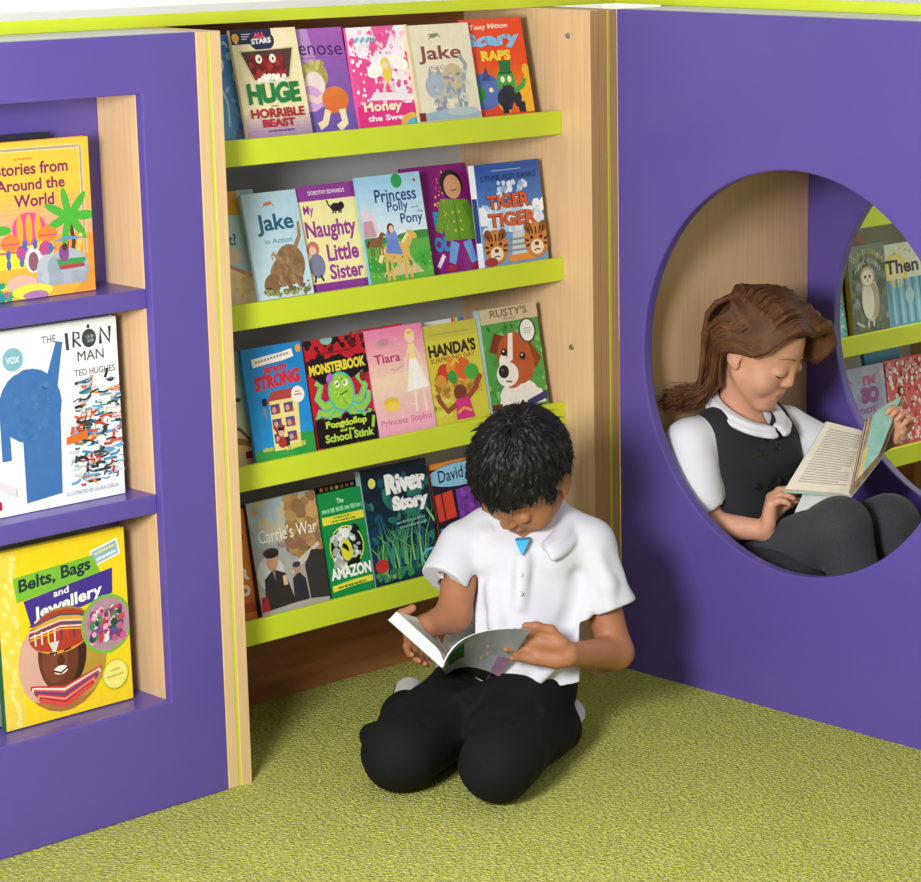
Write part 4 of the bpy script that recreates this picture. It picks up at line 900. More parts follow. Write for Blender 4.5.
def hand(V, w, d, s, sz=0.13, curl=(25, 30, 25), pside=1, thumb=((.5, .8, .2), (.8, .5, .3)), spread=0.08, fat=1.0):
    """wrist point, finger direction, thumb-side direction; pside picks which way the palm faces; thumb given in (d, s, p)"""
    w = np.array(w, float); d = nrm(d); s = np.array(s, float); s = nrm(s - d * (s @ d)); p = np.cross(d, s) * pside
    q = sz / 0.13; kn = []
    for i, off in enumerate((.023, .0075, -.0075, -.021)):
        kp = w + d * (.066, .068, .065, .06)[i] * q + s * off * q; kn.append(kp)
        V.rc(w + s * off * .55 * q + d * .004, kp, .0105 * q * fat, .0088 * q * fat, .010)
    V.rc(w + d * .02 * q + s * .018 * q + p * .006, w + d * .05 * q + s * .014 * q + p * .004, .012 * q, .009 * q, .012)
    V.rc(w + d * .02 * q - s * .016 * q + p * .005, w + d * .05 * q - s * .016 * q + p * .003, .011 * q, .009 * q, .012)
    for i, L in enumerate((.050, .056, .052, .042)):
        a = 0; pt = kn[i]; r = .0074 * q * fat
        for j, fr in enumerate((.46, .30, .24)):
            c = curl[i] if isinstance(curl[0], (tuple, list)) else curl
            a += math.radians(c[j]); dd = d * math.cos(a) + p * math.sin(a) + s * spread * (1.5 - i) * .6 * math.cos(a)
            nx = pt + nrm(dd) * L * fr * q; V.rc(pt, nx, r, r * .9, .0035 if j else .006); pt = nx; r *= .9
    if thumb is None: return p
    pt = w + d * .016 * q + s * .02 * q + p * .004; r = .0105 * q
    for (x, y, z), L in zip(thumb, (.03, .026, .02)):
        nx = pt + nrm(d * x + s * y + p * z) * L * q; V.rc(pt, nx, r, r * .86, .006); pt = nx; r *= .86
    return pt

def tube_path(mb, pts, r0, r1, m, n=6):
    pts = [Vector(p) for p in pts]; rings = []; k = len(pts); u = None
    for i in range(k):
        d = (pts[min(i + 1, k - 1)] - pts[max(0, i - 1)]).normalized()
        if u is None: u = d.orthogonal().normalized()
        u = (u - d * u.dot(d)).normalized(); w = d.cross(u); r = r0 + (r1 - r0) * i / (k - 1)
        rings.append([pts[i] + (u * math.cos(2 * PI * j / n) + w * math.sin(2 * PI * j / n)) * r for j in range(n)])
    vs = [v for rg in rings for v in rg]
    fs = [(i * n + j, i * n + (j + 1) % n, (i + 1) * n + (j + 1) % n, (i + 1) * n + j) for i in range(k - 1) for j in range(n)]
    fs += [tuple(range(n - 1, -1, -1)), tuple(range((k - 1) * n, k * n))]
    mb.add(vs, fs, m)

def spline(P, n=10):
    P = [np.array(p, float) for p in P]; P = [2 * P[0] - P[1]] + P + [2 * P[-1] - P[-2]]; out = []
    segs = len(P) - 3
    for i in range(n + 1):
        t = i / n * segs; k = min(int(t), segs - 1); t -= k; a, b, c, d = P[k:k + 4]
        out.append(0.5 * (2 * b + (c - a) * t + (2 * a - 5 * b + 4 * c - d) * t * t + (3 * b - a - 3 * c + d) * t ** 3))
    return out

def wob(seed, f=40.0):
    """smooth pseudo-random ripples for cloth"""
    rn = np.random.RandomState(seed); K = rn.normal(0, 1, (6, 3)); K /= np.linalg.norm(K, axis=1)[:, None]; ph = rn.uniform(0, 6.28, 6); fr = rn.uniform(.6, 1.6, 6) * f
    def g(x, y, z):
        a = 0
        for i in range(6): a = a + np.sin(fr[i] * (K[i, 0] * x + K[i, 1] * y + K[i, 2] * z) + ph[i] + 1.3 * np.sin(fr[i] * .4 * (x - y + z)))
        return a / 6
    return g

def lids(H, k, parent, dark, brow, brow_u=.021):
    """lash lines of the lowered lids and the eyebrows"""
    for g in (-1, 1):
        b = MB(); pts = []
        for i in range(9):
            t = -1 + i / 4.0
            x, z = g * .031 + t * .0145, -.0135 - .0035 * (1 - t * t)
            y = .0705 + .0118 * math.sqrt(max(0.02, 1 - ((x - g * .031) / .017) ** 2 - ((z + .008) / .0110) ** 2)) + .0006
            pts.append(H.p(np.array((x, y, z)) * k))
        tube_path(b, pts, .0016 * k, .0012 * k, dark); b.build('eyelash', parent, smooth=True)
        b = MB(); pts = []
        for i in range(8):
            t = i / 7.0; x = g * (.013 + .036 * t); z = brow_u + .006 * math.sin(PI * (.15 + .75 * t)) - .002 * t
            y = .0785 + .0015 - 7.6 * (x * x); pts.append(H.p(np.array((x, y, z)) * k))
        tube_path(b, pts, .0022 * k, .001 * k, brow); b.build('eyebrow', parent, smooth=True)

def add_strands(o, paths, r0, r1, mats, seed=1):
    """fine single hairs laid over the combed mass, joined into the same mesh"""
    rn = np.random.RandomState(seed); me = o.data
    nv = len(me.vertices); nf = len(me.polygons)
    co = np.empty(nv * 3, np.float32); me.vertices.foreach_get('co', co)
    li = np.empty(len(me.loops), np.int32); me.loops.foreach_get('vertex_index', li)
    mi = np.zeros(nf, np.int32)
    VS = [co.reshape(-1, 3)]; FS = [li.reshape(-1, 4)]; MS = [mi]; base = nv; n0 = len(me.materials)
    for P in paths:
        P = np.array(P); k = len(P); d = np.gradient(P, axis=0); d /= np.linalg.norm(d, axis=1)[:, None] + 1e-9
        u = np.cross(d, (0.31, 0.2, 0.93)); u /= np.linalg.norm(u, axis=1)[:, None] + 1e-9; w = np.cross(d, u)
        r = np.linspace(r0, r1, k)[:, None]
        ring = np.stack([P + r * (u * math.cos(a) + w * math.sin(a)) for a in (0, 2.094, 4.189)], 1).reshape(-1, 3)
        q = []
        for i in range(k - 1):
            for j in range(3): q.append((base + i * 3 + j, base + i * 3 + (j + 1) % 3, base + i * 3 + 3 + (j + 1) % 3, base + i * 3 + 3 + j))
        VS.append(ring.astype(np.float32)); FS.append(np.array(q, np.int32)); MS.append(np.full(len(q), n0 + rn.randint(len(mats)), np.int32)); base += k * 3
    VS = np.concatenate(VS); FS = np.concatenate(FS); MS = np.concatenate(MS)
    nm = bpy.data.meshes.new(me.name)
    nm.vertices.add(len(VS)); nm.vertices.foreach_set('co', VS.ravel()); nm.loops.add(len(FS) * 4); nm.loops.foreach_set('vertex_index', FS.ravel())
    nm.polygons.add(len(FS)); nm.polygons.foreach_set('loop_start', np.arange(0, len(FS) * 4, 4, dtype=np.int32)); nm.polygons.foreach_set('loop_total', np.full(len(FS), 4, np.int32))
    nm.polygons.foreach_set('use_smooth', np.ones(len(FS), bool))
    for m in list(me.materials) + list(mats): nm.materials.append(m)
    nm.polygons.foreach_set('material_index', MS); nm.update(calc_edges=True)
    o.data = nm; bpy.data.meshes.remove(me)

def collar(V, rin, rout, a0, a1, r, n=26, k=.004, a0l=None):
    """a flat folded band between two rings, on both sides of the front opening"""
    for sg in (-1, 1):
        pv = None
        for i in range(n + 1):
            b0 = a0l if (a0l and sg < 0) else a0
            a = sg * (b0 + (a1 - b0) * i / n); A, B = rin(a), rout(a); M_ = (A + B) / 2 + (A - B) * .0 + np.array((0, 0, .004))
            V.rc(A, M_, r, r, k); V.rc(M_, B, r, r * .85, k)
            if pv is not None:
                for p, q in zip(pv, (A, M_, B)): V.rc(p, q, r, r, k)
            pv = (A, M_, B)
# ---------------------------------------------------------------- the kneeling boy
YAW = 0.7558946
RH = np.array([math.sin(YAW), -math.cos(YAW), 0]); NH = np.array([-math.cos(YAW), -math.sin(YAW), 0])
BR, BN = -.17, .46
BW = RH * BR + NH * BN
SKIN_B = mat('brown_skin', '#a8714f', rough=0.5, var=0.05, scale=60, sss=0.12, spec=0.35, bump=0.05, bscale=400)
LIP_B = mat('brown_lips', '#96584a', rough=0.45, var=0.04, sss=0.1)
HAIR_B = mat('black_hair', '#0b0a0a', rough=0.5, var=0.3, scale=300, spec=0.35, bump=0.35, bscale=500)
TROUS = mat('black_trouser_cloth', '#121213', rough=0.85, var=0.12, scale=500, spec=0.2, bump=0.15, bscale=900)
POLO = mat('white_polo_cotton', '#d4d4dc', rough=0.85, var=0.015, scale=400, spec=0.2, bump=0.12, bscale=900)
NAVY = mat('navy_shoe', '#171b2e', rough=0.6, var=0.1)
SOLE = mat('white_sole', '#e8e8e4', rough=0.6, var=0.03)
BLUEV = mat('blue_vest', '#3fa9dc', rough=0.8, var=0.03)
DARK = mat('dark_lash', '#1c120e', rough=0.6)
boy = empty('person', tuple(BW), (0, 0, YAW - PI / 2), label='boy in white polo shirt and black trousers kneeling on the carpet, reading a book', cat='person')
def B_(r, n, z): return np.array((r - BR, BN - n, z))
hb = Frame(B_(-.160, .507, .500), (-.64 * .62, -.77 * .62, -.78), roll=-0.27)
V = Vol((-.24, -.38, .0), (.24, .24, .63), .0024)
head(V, hb)
V.rc(B_(-.155, .428, .36), hb.p((0, -.048, -.035)), .038, .036, .02)
# torso, legs
V.chain([B_(-.19, .455, .12), B_(-.17, .44, .24), B_(-.155, .435, .33)], [.075, .066, .062], .03)
for hp, kn, an, to in (((-.24, .46, .10), (-.358, .700, .062), (-.375, .43, .045), (-.381, .30, .03)), ((-.155, .47, .10), (-.193, .757, .064), (-.105, .515, .045), (-.09, .41, .03))):
    V.rc(B_(*hp), B_(*kn), .062, .045, .03); V.rc(B_(*kn), B_(*an), .042, .026, .012); V.rc(B_(*an), B_(*to), .024, .016, .01)
sR, eR, wR = B_(-.262, .455, .352), B_(-.279, .525, .255), B_(-.322, .585, .252)
sL, eL, wL = B_(-.05, .44, .350), B_(-.002, .470, .172), B_(-.080, .598, .206)
for s_, e_, w_ in ((sR, eR, wR), (sL, eL, wL)):
    V.rc(s_, B_(-.155, .44, .34), .036, .05, .03); V.chain([s_, e_], [.034, .029], .012); V.chain([e_, w_], [.030, .0195], .012)
dv = lambda r, n, z: np.array((r, -n, z))
thL = hand(V, wL, dv(-.95, .12, .24), dv(.25, -.05, .95), .126, curl=(10, 16, 14), pside=-1, thumb=((.85, .6, -.1), (.97, .1, .1), (1, -.12, .15)), spread=.03)
wR2 = B_(-.336, .600, .243)
hand(V, wR2, dv(.10, .92, -.26), dv(-.75, .1, .66), .112, curl=(6, 12, 12), pside=-1, thumb=None, spread=.03)
V.chain([wR2, B_(-.352, .607, .262), B_(-.357, .618, .284), B_(-.338, .626, .297)], [.013, .0105, .0085, .0068], .006)
V.rc(wR, wR2, .0195, .02, .012)
bb = V.build('body', [SKIN_B, LIP_B], boy, lips_pick(hb))
lids(hb, 1.0, boy, DARK, HAIR_B, .024)

# hair: a cap combed out from the crown in many small tufts
V = Vol(tuple(hb.o - .125), tuple(hb.o + .125), .0018)
V.ell(hb.p((0, -.012, .022)), (.0825, .0985, .0915), 0, hb.M)
rn = np.random.RandomState(5)
G = np.meshgrid(*V.ax, indexing='ij'); q = hb.inv(np.stack(G, -1).astype(np.float32)); del G
def line_u(f, s): 
    front = .040 - 2.2 * s * s * 0
    return np.interp(f, [-.12, -.045, -.030, -.028, .012, .014, .030, .034, .2], [-.062, -.066, -.05, .018, .018, -.022, -.018, .036, .036])
V.F = np.maximum(V.F, (line_u(q[..., 1], q[..., 0]) - q[..., 2]).astype(np.float32)); del q
crown = np.array((.0, -.055, .105))
cnt = 0
while cnt < 1300:
    v = rn.normal(0, 1, 3); v /= np.linalg.norm(v)
    a = np.array((0, -.012, .022)) + v * np.array((.0815, .0975, .0905))
    if a[2] < line_u(a[1], a[0]) + .004: continue
    t = a - crown; nn = nrm(v / np.array((.08, .095, .088))); t = t - nn * (t @ nn)
    if np.linalg.norm(t) < .012: t = rn.normal(0, 1, 3); t -= nn * (t @ nn)
    t = nrm(nrm(t) + rn.normal(0, .18, 3)); L = rn.uniform(.014, .024)
    lift = rn.uniform(-.0015, .001) + (.004 if np.linalg.norm(a - crown) < .03 else 0)
    b1 = a + t * L * .5 + nn * (.0015 + lift * .5) - nn * (L * .5) ** 2 / .19; b2 = a + t * L + nn * (.001 + lift) - nn * L ** 2 / .19
    V.chain([hb.p(a), hb.p(b1), hb.p(b2)], [.0028, .0025, .0012], .002); cnt += 1
hair_ = V.build('hair', [HAIR_B], boy, smooth=2)
paths = []
while len(paths) < 3200:
    v = rn.normal(0, 1, 3); v /= np.linalg.norm(v); sc = np.array((.0835, .0995, .0925))
    a = np.array((0, -.012, .022)) + v * sc
    if a[2] < line_u(a[1], a[0]) + .002: continue
    nn = nrm(v / sc); t = a - crown; t = t - nn * (t @ nn)
    if np.linalg.norm(t) < .01: t = rn.normal(0, 1, 3); t -= nn * (t @ nn)
    t = nrm(nrm(t) + rn.normal(0, .22, 3)); L = rn.uniform(.014, .026); lf = rn.uniform(.0002, .0028) + (.004 if np.linalg.norm(a - crown) < .03 else 0)
    paths.append([hb.p(a + t * L * x + nn * (lf * x - (L * x) ** 2 / .19)) for x in (0, .33, .66, 1)])
add_strands(hair_, paths, .0006, .0002, [HAIR_B, mat('black_hair_strand', '#100e0e', rough=0.5, spec=0.35), mat('dark_brown_strand', '#17120f', rough=0.5, spec=0.35)], 3)

# trousers
V = Vol((-.27, -.40, .0), (.24, .20, .24), .0025)
V.ell(B_(-.195, .44, .110), (.118, .095, .075), .03)
for hp, kn, an in (((-.242, .465, .10), (-.358, .700, .066), (-.374, .44, .05)), ((-.155, .475, .10), (-.193, .757, .068), (-.105, .52, .05))):
    V.rc(B_(*hp), B_(*kn), .080, .062, .03); V.rc(B_(*kn), B_(*an), .056, .043, .02)
V.rc(B_(-.408, .625, .06), B_(-.412, .655, .085), .02, .018, .02)
for a, b, r in (((-.36, .62, .125), (-.29, .57, .145), .014), ((-.23, .70, .115), (-.14, .64, .125), .014), ((-.19, .805, .075), (-.14, .74, .05), .014), ((-.25, .62, .140), (-.17, .57, .150), .014)):
    V.rc(B_(*a), B_(*b), r, r * .6, .03)
for a, b in (((-.31, .70, .125), (-.26, .64, .135)), ((-.17, .72, .135), (-.13, .66, .13)), ((-.39, .66, .12), (-.37, .60, .14))):
    V.rc(B_(*a), B_(*b), .006, .004, .02, 'cut')
g1 = wob(3, 60.0); g1b = wob(21, 130.0); V.displace(lambda x, y, z: .0034 * g1(x, y, z) + .0009 * g1b(x, y, z))
V.F = np.maximum(V.F, (.003 - V.ax[2])[None, None, :])
for an in ((-.374, .44, .05), (-.105, .52, .05)): V.rc(B_(an[0], an[1] - .048, an[2]), B_(an[0], an[1] - .03, an[2]), .032, .024, .003, 'cut')
V.build('trousers', [TROUS], boy)

# shoes
for an, to in (((-.375, .40, .045), (-.383, .285, .04)), ((-.105, .495, .045), (-.088, .40, .036))):
    V = Vol(tuple(np.minimum(B_(*an), B_(*to)) - .06), tuple(np.maximum(B_(*an), B_(*to)) + .06), .002)
    V.rc(B_(*an), B_(*to), .031, .029, .01); 
    V.F = np.maximum(V.F, (.004 - V.ax[2])[None, None, :])
    zs = .058 if an[0] < -.2 else .030
    s_ = V.build('shoe', [NAVY, SOLE], boy, pick=lambda P: np.where(P[:, 2] > zs, 1, 0))

# polo shirt
V = Vol((-.24, -.25, .05), (.28, .17, .47), .0024)
for a, b, c in (((-.225, .46, .14), (-.215, .45, .24), (-.207, .442, .325)), ((-.125, .455, .125), (-.12, .445, .23), (-.105, .44, .32))):
    V.chain([B_(*a), B_(*b), B_(*c)], [.092, .072, .062], .03)
V.rc(B_(-.175, .52, .165), B_(-.165, .48, .28), .062, .05, .04)
V.rc(B_(-.262, .452, .357), B_(-.155, .436, .375), .043, .048, .03); V.rc(B_(-.05, .437, .357), B_(-.155, .436, .375), .045, .048, .03)
V.chain([B_(-.262, .455, .355), B_(-.298, .515, .302)], [.046, .044], .014); V.chain([B_(-.05, .44, .355), B_(-.006, .462, .232)], [.047, .050], .014)
V.rc(B_(-.06, .45, .15), B_(-.05, .46, .105), .035, .022, .03)
V.rc(B_(-.095, .428, .388), B_(-.125, .43, .398), .030, .032, .035); V.rc(B_(-.222, .43, .392), B_(-.19, .43, .40), .028, .032, .035)
V.rc(B_(-.205, .482, .350), B_(-.108, .482, .348), .030, .030, .03)
g2 = wob(8, 45.0)
for a, m, b, r in (((-.065, .495, .315), (-.075, .52, .25), (-.12, .555, .20), -.010), ((-.045, .485, .28), (-.06, .525, .21), (-.13, .575, .155), .010), ((-.04, .49, .24), (-.06, .53, .17), (-.12, .57, .13), -.008),
                   ((-.03, .47, .19), (-.05, .51, .145), (-.10, .55, .115), .009), ((-.235, .515, .31), (-.235, .53, .26), (-.215, .56, .19), -.009), ((-.215, .515, .30), (-.205, .54, .25), (-.195, .57, .19), .006),
                   ((-.03, .485, .345), (-.015, .495, .30), (-.012, .505, .26), .007), ((.005, .44, .33), (.02, .45, .29), (.022, .46, .255), -.006), ((-.275, .49, .35), (-.29, .515, .33), (-.30, .535, .31), -.006)):
    V.chain([B_(*a), B_(*m), B_(*b)], [abs(r) * .6, abs(r), abs(r) * .6], .022, 'add' if r > 0 else 'cut')
V.displace(lambda x, y, z: .0018 * g2(x, y, z))
# hem, cuffs and neck opening
hem_o = B_(-.17, .52, .132); V.plane(hem_o, (.06, .15, -1), (-.24, -.25, .0), (.165, .17, .16), .004)
V.plane(B_(-.293, .508, .309), dv(-.42, .62, -.62), B_(-.40, .62, .2), B_(-.245, .44, .37), .003)
V.plane(B_(-.004, .466, .250), dv(.36, .20, -.95), B_(-.06, .60, .12), B_(.11, .36, .30), .003)
V.rc(B_(-.157, .440, .434), B_(-.157, .47, .52), .042, .07, .006, 'cut')
V.rc(B_(-.159, .50, .392), B_(-.159, .56, .382), .010, .006, .006, 'cut')
# hollow the sleeves round the arms
V.rc(eR, sR + (eR - sR) * .45, .037, .034, .002, 'cut'); V.rc(eL, sL + (eL - sL) * .5, .040, .036, .002, 'cut')
# collar and placket
def bring(a, r=1.0, dz=0.0):
    c = .5 + .5 * math.cos(a)
    return B_(-.157 + .066 * r * math.sin(a), .452 + .074 * r * math.cos(a), .428 - .060 * c ** 1.3 - dz)
collar(V, lambda a: bring(a, 1.0), lambda a: bring(a, 1.30, .016), .62, PI, .0052, k=.009, a0l=1.15)
V.rc(B_(-.159, .513, .350), B_(-.165, .535, .275), .015, .012, .010)
V.build('polo_shirt', [POLO], boy)
b = MB()
t0 = [B_(-.171, .524, .386), B_(-.147, .524, .388), B_(-.159, .536, .362)]; bk = np.array((0, .02, 0))
b.add([*t0, *[p + bk for p in t0]], [(0, 1, 2), (5, 4, 3), (0, 3, 4, 1), (1, 4, 5, 2), (2, 5, 3, 0)], BLUEV)
b.build('blue_vest', boy)
for z in (.33, .30):
    b = MB(); c = B_(-.162, .533 if z > .32 else .545, z); b.tube(c, c + np.array((0, -.006, 0)), .0035, SOLE, 12); b.build('button', boy)

# the open book he holds
PAGE = mat('open_page_paper', '#efece2', rough=0.8, var=0.03, scale=60)
def lerp(a, b, t): return a + (b - a) * t
def open_book(name, label, HL, HS, HR, TL, TS, TR, HRm, TRm, tl, tr, base, cover_m, art=None, lines=True, page_m=None, art_in=None, right_m=None):
    """head and tail edges, left fore-edge / spine / right fore-edge; the right half curls through HRm and TRm"""
    page_m = page_m or PAGE
    e = empty(name, base, label=label, cat='book', group=None)
    O = np.array(base)
    N = 12
    def left(u, v): return lerp(lerp(HS, HL, u), lerp(TS, TL, u), v)
    def bez(a, m, c, t): return (1 - t) ** 2 * a + 2 * t * (1 - t) * m + t * t * c
    def right(u, v): return lerp(bez(HS, HRm, HR, u), bez(TS, TRm, TR, u), v)
    def normal(fn, u, v, sg):
        d = 1e-3; a = fn(min(1, u + d), v) - fn(max(0, u - d), v); c = fn(u, min(1, v + d)) - fn(u, max(0, v - d)); return nrm(np.cross(a, c)) * sg
    nl = normal(left, .5, .5, 1); up = (HL + HR) / 2 - HS
    sl = 1 if nl @ up > 0 else -1
    nr = normal(right, .5, .5, 1); sr = 1 if nr @ up > 0 else -1
    def slab(fn, sg, off0, off1, m, name, u0=0.0, u1=1.0, v0=0.0, v1=1.0, nseg=N, tap=True):
        b = MB(); vs = []
        for lay in (0, 1):
            for i in range(nseg + 1):
                for j in range(nseg + 1):
                    u, v = lerp(u0, u1, i / nseg), lerp(v0, v1, j / nseg)
                    off = (off0, off1)[lay]
                    if callable(off): off = off(u)
                    vs.append(fn(u, v) + normal(fn, u, v, sg) * off - O)
        K = (nseg + 1) ** 2; fs = []
        ix = lambda l, i, j: l * K + i * (nseg + 1) + j
        for i in range(nseg):
            for j in range(nseg):
                fs.append((ix(0, i, j), ix(0, i, j + 1), ix(0, i + 1, j + 1), ix(0, i + 1, j))); fs.append((ix(1, i, j), ix(1, i + 1, j), ix(1, i + 1, j + 1), ix(1, i, j + 1)))
            fs += [(ix(0, i, 0), ix(0, i + 1, 0), ix(1, i + 1, 0), ix(1, i, 0)), (ix(0, i, nseg), ix(1, i, nseg), ix(1, i + 1, nseg), ix(0, i + 1, nseg)),
                   (ix(0, 0, i), ix(1, 0, i), ix(1, 0, i + 1), ix(0, 0, i + 1)), (ix(0, nseg, i), ix(0, nseg, i + 1), ix(1, nseg, i + 1), ix(1, nseg, i))]
        b.add(vs, fs, m); return b
    # covers, one mesh for both boards
    cb = slab(left, sl, -.0006, .0, cover_m, 'cover'); rb = slab(right, sr, -.0006, .0, cover_m, 'cover')
    cb.add(rb.v, rb.f, cover_m)
    if art:
        for (u0, v0, u1, v1), m, lift in art:
            q = slab(right, sr, -.0006 - lift, -.0006 - lift * .5, m, 'print', u0, u1, v0, v1, 6); cb.add(q.v, q.f, m)
    c_ = cb.build('cover', e)
    slab(left, sl, .0002, lambda u: tl * min(1, .35 + u * 3), page_m, 'pages', 0.02, .985, .015, .985).build('pages', e)
    q = slab(right, sr, .0002, lambda u: tr * min(1, .5 + u * 3), right_m or page_m, 'pages', 0.02, .985, .015, .985)
    for (u0, v0, u1, v1), m, lift in art_in or ():
        z = slab(right, sr, lambda u: tr * min(1, .5 + u * 3) + lift * .5, lambda u: tr * min(1, .5 + u * 3) + lift, m, 'print', u0, u1, v0, v1, 6); q.add(z.v, z.f, m)
    q.build('pages', e)
    if lines:
        for fn, sg, th in ((left, sl, tl),) if art_in else ((left, sl, tl), (right, sr, tr)):
            b = MB(); rr = random.Random(4)
            for k in range(22):
                v = .10 + k * .036; u1 = .86 if rr.random() < .8 else rr.uniform(.3, .8)
                fr, to = (.86, .86 - u1 + .12) if fn is left else (.14, u1)
                q = slab(fn, sg, th + .0001, th + .0003, INKT, 'print', min(fr, to), max(fr, to), v, v + .012, 5); b.add(q.v, q.f, INKT)
            b.build('printed_text', e)
    return e
INKT = mat('page_print', '#a8a49c', rough=0.9, var=0.35, scale=900)
def W_(r, n, z): return RH * r + NH * n + np.array((0, 0, z))
cov_b = mat('grey_glossy_cover', '#8f9298', rough=0.22, var=0.15, scale=25)
g_ = mat('print_dark_green', '#2f5a2c', rough=0.25, var=0.2); k_ = mat('print_charcoal', '#1c1f16', rough=0.25, var=0.15); v_ = mat('print_mauve', '#8c6a84', rough=0.25, var=0.1); o_ = mat('print_peach', '#d8a070', rough=0.3, var=0.1)
open_book('open_book', 'open paperback with a grey cover held in the kneeling boy\'s hands',
          W_(-.373, .70, .299), W_(-.284, .70, .214), W_(-.140, .652, .266), W_(-.337, .53, .238), W_(-.290, .55, .155), W_(-.212, .57, .140),
          W_(-.265, .69, .290), W_(-.255, .56, .175), .019, .002, tuple(W_(-.28, .62, .16)), cov_b,
          art=[((.12, .1, .42, .5), g_, .0003), ((0, .80, 1, 1), k_, .0003), ((.86, .5, 1, 1), v_, .0004), ((.70, .3, .73, .36), o_, .0004), ((.72, .45, .75, .51), o_, .0004), ((.66, .55, .69, .61), o_, .0004)])
# ---------------------------------------------------------------- the girl in the nook
GB = np.array((.225, -.28, .1006))
G_ = lambda x, y, z: np.array((x, y, z)) - GB
SKIN_G = mat('fair_skin', '#dca384', rough=0.5, var=0.05, scale=60, sss=0.15, spec=0.35, bump=0.05, bscale=400)
LIP_G = mat('pink_lips', '#c47c70', rough=0.45, var=0.04, sss=0.1)
HAIR_G = mat('brown_hair', '#5e3b24', rough=0.6, var=0.3, scale=30, spec=0.25, col2='#6e482d', bump=0.2, bscale=500)
PINA = mat('charcoal_pinafore', '#2c2d31', rough=0.85, var=0.12, scale=600, spec=0.2, sheen=0.05, bump=0.2, bscale=1200)
TIGHT = mat('grey_knit_tights', '#414145', rough=0.9, var=0.2, scale=420, spec=0.15, sheen=0.1, bump=0.25, bscale=1000)
BLOUSE = mat('white_blouse', '#e6e6ec', rough=0.8, var=0.015, scale=300, bump=0.1, bscale=800)
girl_ = empty('person', tuple(GB), label='girl in grey pinafore and white blouse sitting in the round opening, reading a book', cat='person')
hF = nrm((.196, -.981, 0))
hg = Frame(G_(.224, -.161, .618), (hF[0] * .87, hF[1] * .87, -.49), roll=0.0)
KG = .96
V = Vol(tuple(G_(.02, -.62, .101)), tuple(G_(.44, -.028, .74)), .0024)
head(V, hg, KG)
V.rc(G_(.215, -.105, .46), hg.p((0, -.025, -.05)), .036, .040, .02)
V.chain([G_(.225, -.125, .19), G_(.225, -.115, .33), G_(.22, -.105, .43)], [.08, .062, .055], .03)
gsR, geR, gwR = G_(.097, -.092, .440), G_(.085, -.150, .292), G_(.123, -.258, .293)
gsL, geL, gwL = G_(.335, -.125, .435), G_(.365, -.235, .375), G_(.345, -.375, .452)
for s_, e_, w_ in ((gsR, geR, gwR), (gsL, geL, gwL)):
    V.rc(s_, G_(.22, -.105, .43), .032, .05, .03); V.chain([s_, e_], [.032, .028], .012); V.chain([e_, w_], [.0285, .0185], .012)
for hp, kn, an, to in (((.175, -.15, .17), (.165, -.405, .315), (.17, -.48, .14), (.165, -.56, .125)), ((.275, -.15, .17), (.285, -.42, .300), (.28, -.49, .14), (.29, -.57, .125))):
    V.chain([G_(*hp), G_(*kn)], [.058, .040], .03); V.chain([G_(*kn), G_(*an)], [.040, .028], .012); V.chain([G_(*an), G_(*to)], [.024, .018], .01)
hand(V, gwR, (.10, -.12, .98), (.73, .69, 0), .118, curl=((40, 35, 25), (45, 35, 25), (50, 35, 25), (55, 35, 25)), pside=-1, thumb=((.7, .3, .6), (.7, .0, .7), (.5, -.1, .8)), spread=.02)
# left hand closed on the fore-edge of the book
hand(V, gwL, (-.15, -.55, .75), (.15, -.8, -.55), .118, curl=(30, 55, 45), pside=-1, thumb=((.7, .5, .5), (.8, .1, .6), (.8, -.2, .5)), spread=.03)
V.build('body', [SKIN_G, LIP_G], girl_, lips_pick(hg, KG))
lids(hg, KG, girl_, DARK, mat('brown_brow', '#a5744f', rough=0.7), .019)

# tights
V = Vol(tuple(G_(.02, -.62, .1)), tuple(G_(.43, -.03, .40)), .0026)
for hp, kn, an, to in (((.175, -.15, .175), (.162, -.405, .313), (.17, -.48, .14), (.165, -.56, .125)), ((.275, -.15, .175), (.288, -.42, .298), (.28, -.49, .14), (.29, -.57, .125))):
    V.chain([G_(*hp), G_(*kn)], [.068, .060], .02); V.chain([G_(*kn), G_(*an)], [.058, .036], .012); V.chain([G_(*an), G_(*to)], [.030, .022], .01)
V.F = np.maximum(V.F, (.0015 - V.ax[2])[None, None, :])
V.build('tights', [TIGHT], girl_)

# blouse
V = Vol(tuple(G_(.01, -.30, .24)), tuple(G_(.45, -.024, .56)), .0024)
for x in (.17, .275): V.chain([G_(x, -.118, .24), G_(x + .003, -.115, .34), G_(x, -.105, .43)], [.07, .066, .055], .03)
V.rc(gsR, G_(.22, -.10, .455), .042, .044, .03); V.rc(gsL, G_(.22, -.10, .455), .040, .044, .03)
V.chain([gsR, G_(.078, -.122, .335)], [.049, .057], .014); V.chain([gsL, G_(.355, -.195, .40)], [.044, .048], .014)
g3 = wob(12, 55.0); V.displace(lambda x, y, z: .0022 * g3(x, y, z))
V.plane(G_(.083, -.137, .312), (.0, -.25, -.97), G_(-.01, -.26, .2), G_(.145, -.02, .36), .003)
V.plane(G_(.358, -.215, .385), (.15, -.85, -.5), G_(.28, -.32, .25), G_(.45, -.14, .48), .003)
V.rc(geR, gsR + (geR - gsR) * .5, .043, .038, .002, 'cut')
V.rc(G_(.212, -.12, .50), hg.p((0, -.01, -.06)), .046, .06, .006, 'cut'); V.rc(G_(.207, -.19, .475), G_(.205, -.235, .465), .026, .014, .008, 'cut')
V.build('blouse', [BLOUSE], girl_)
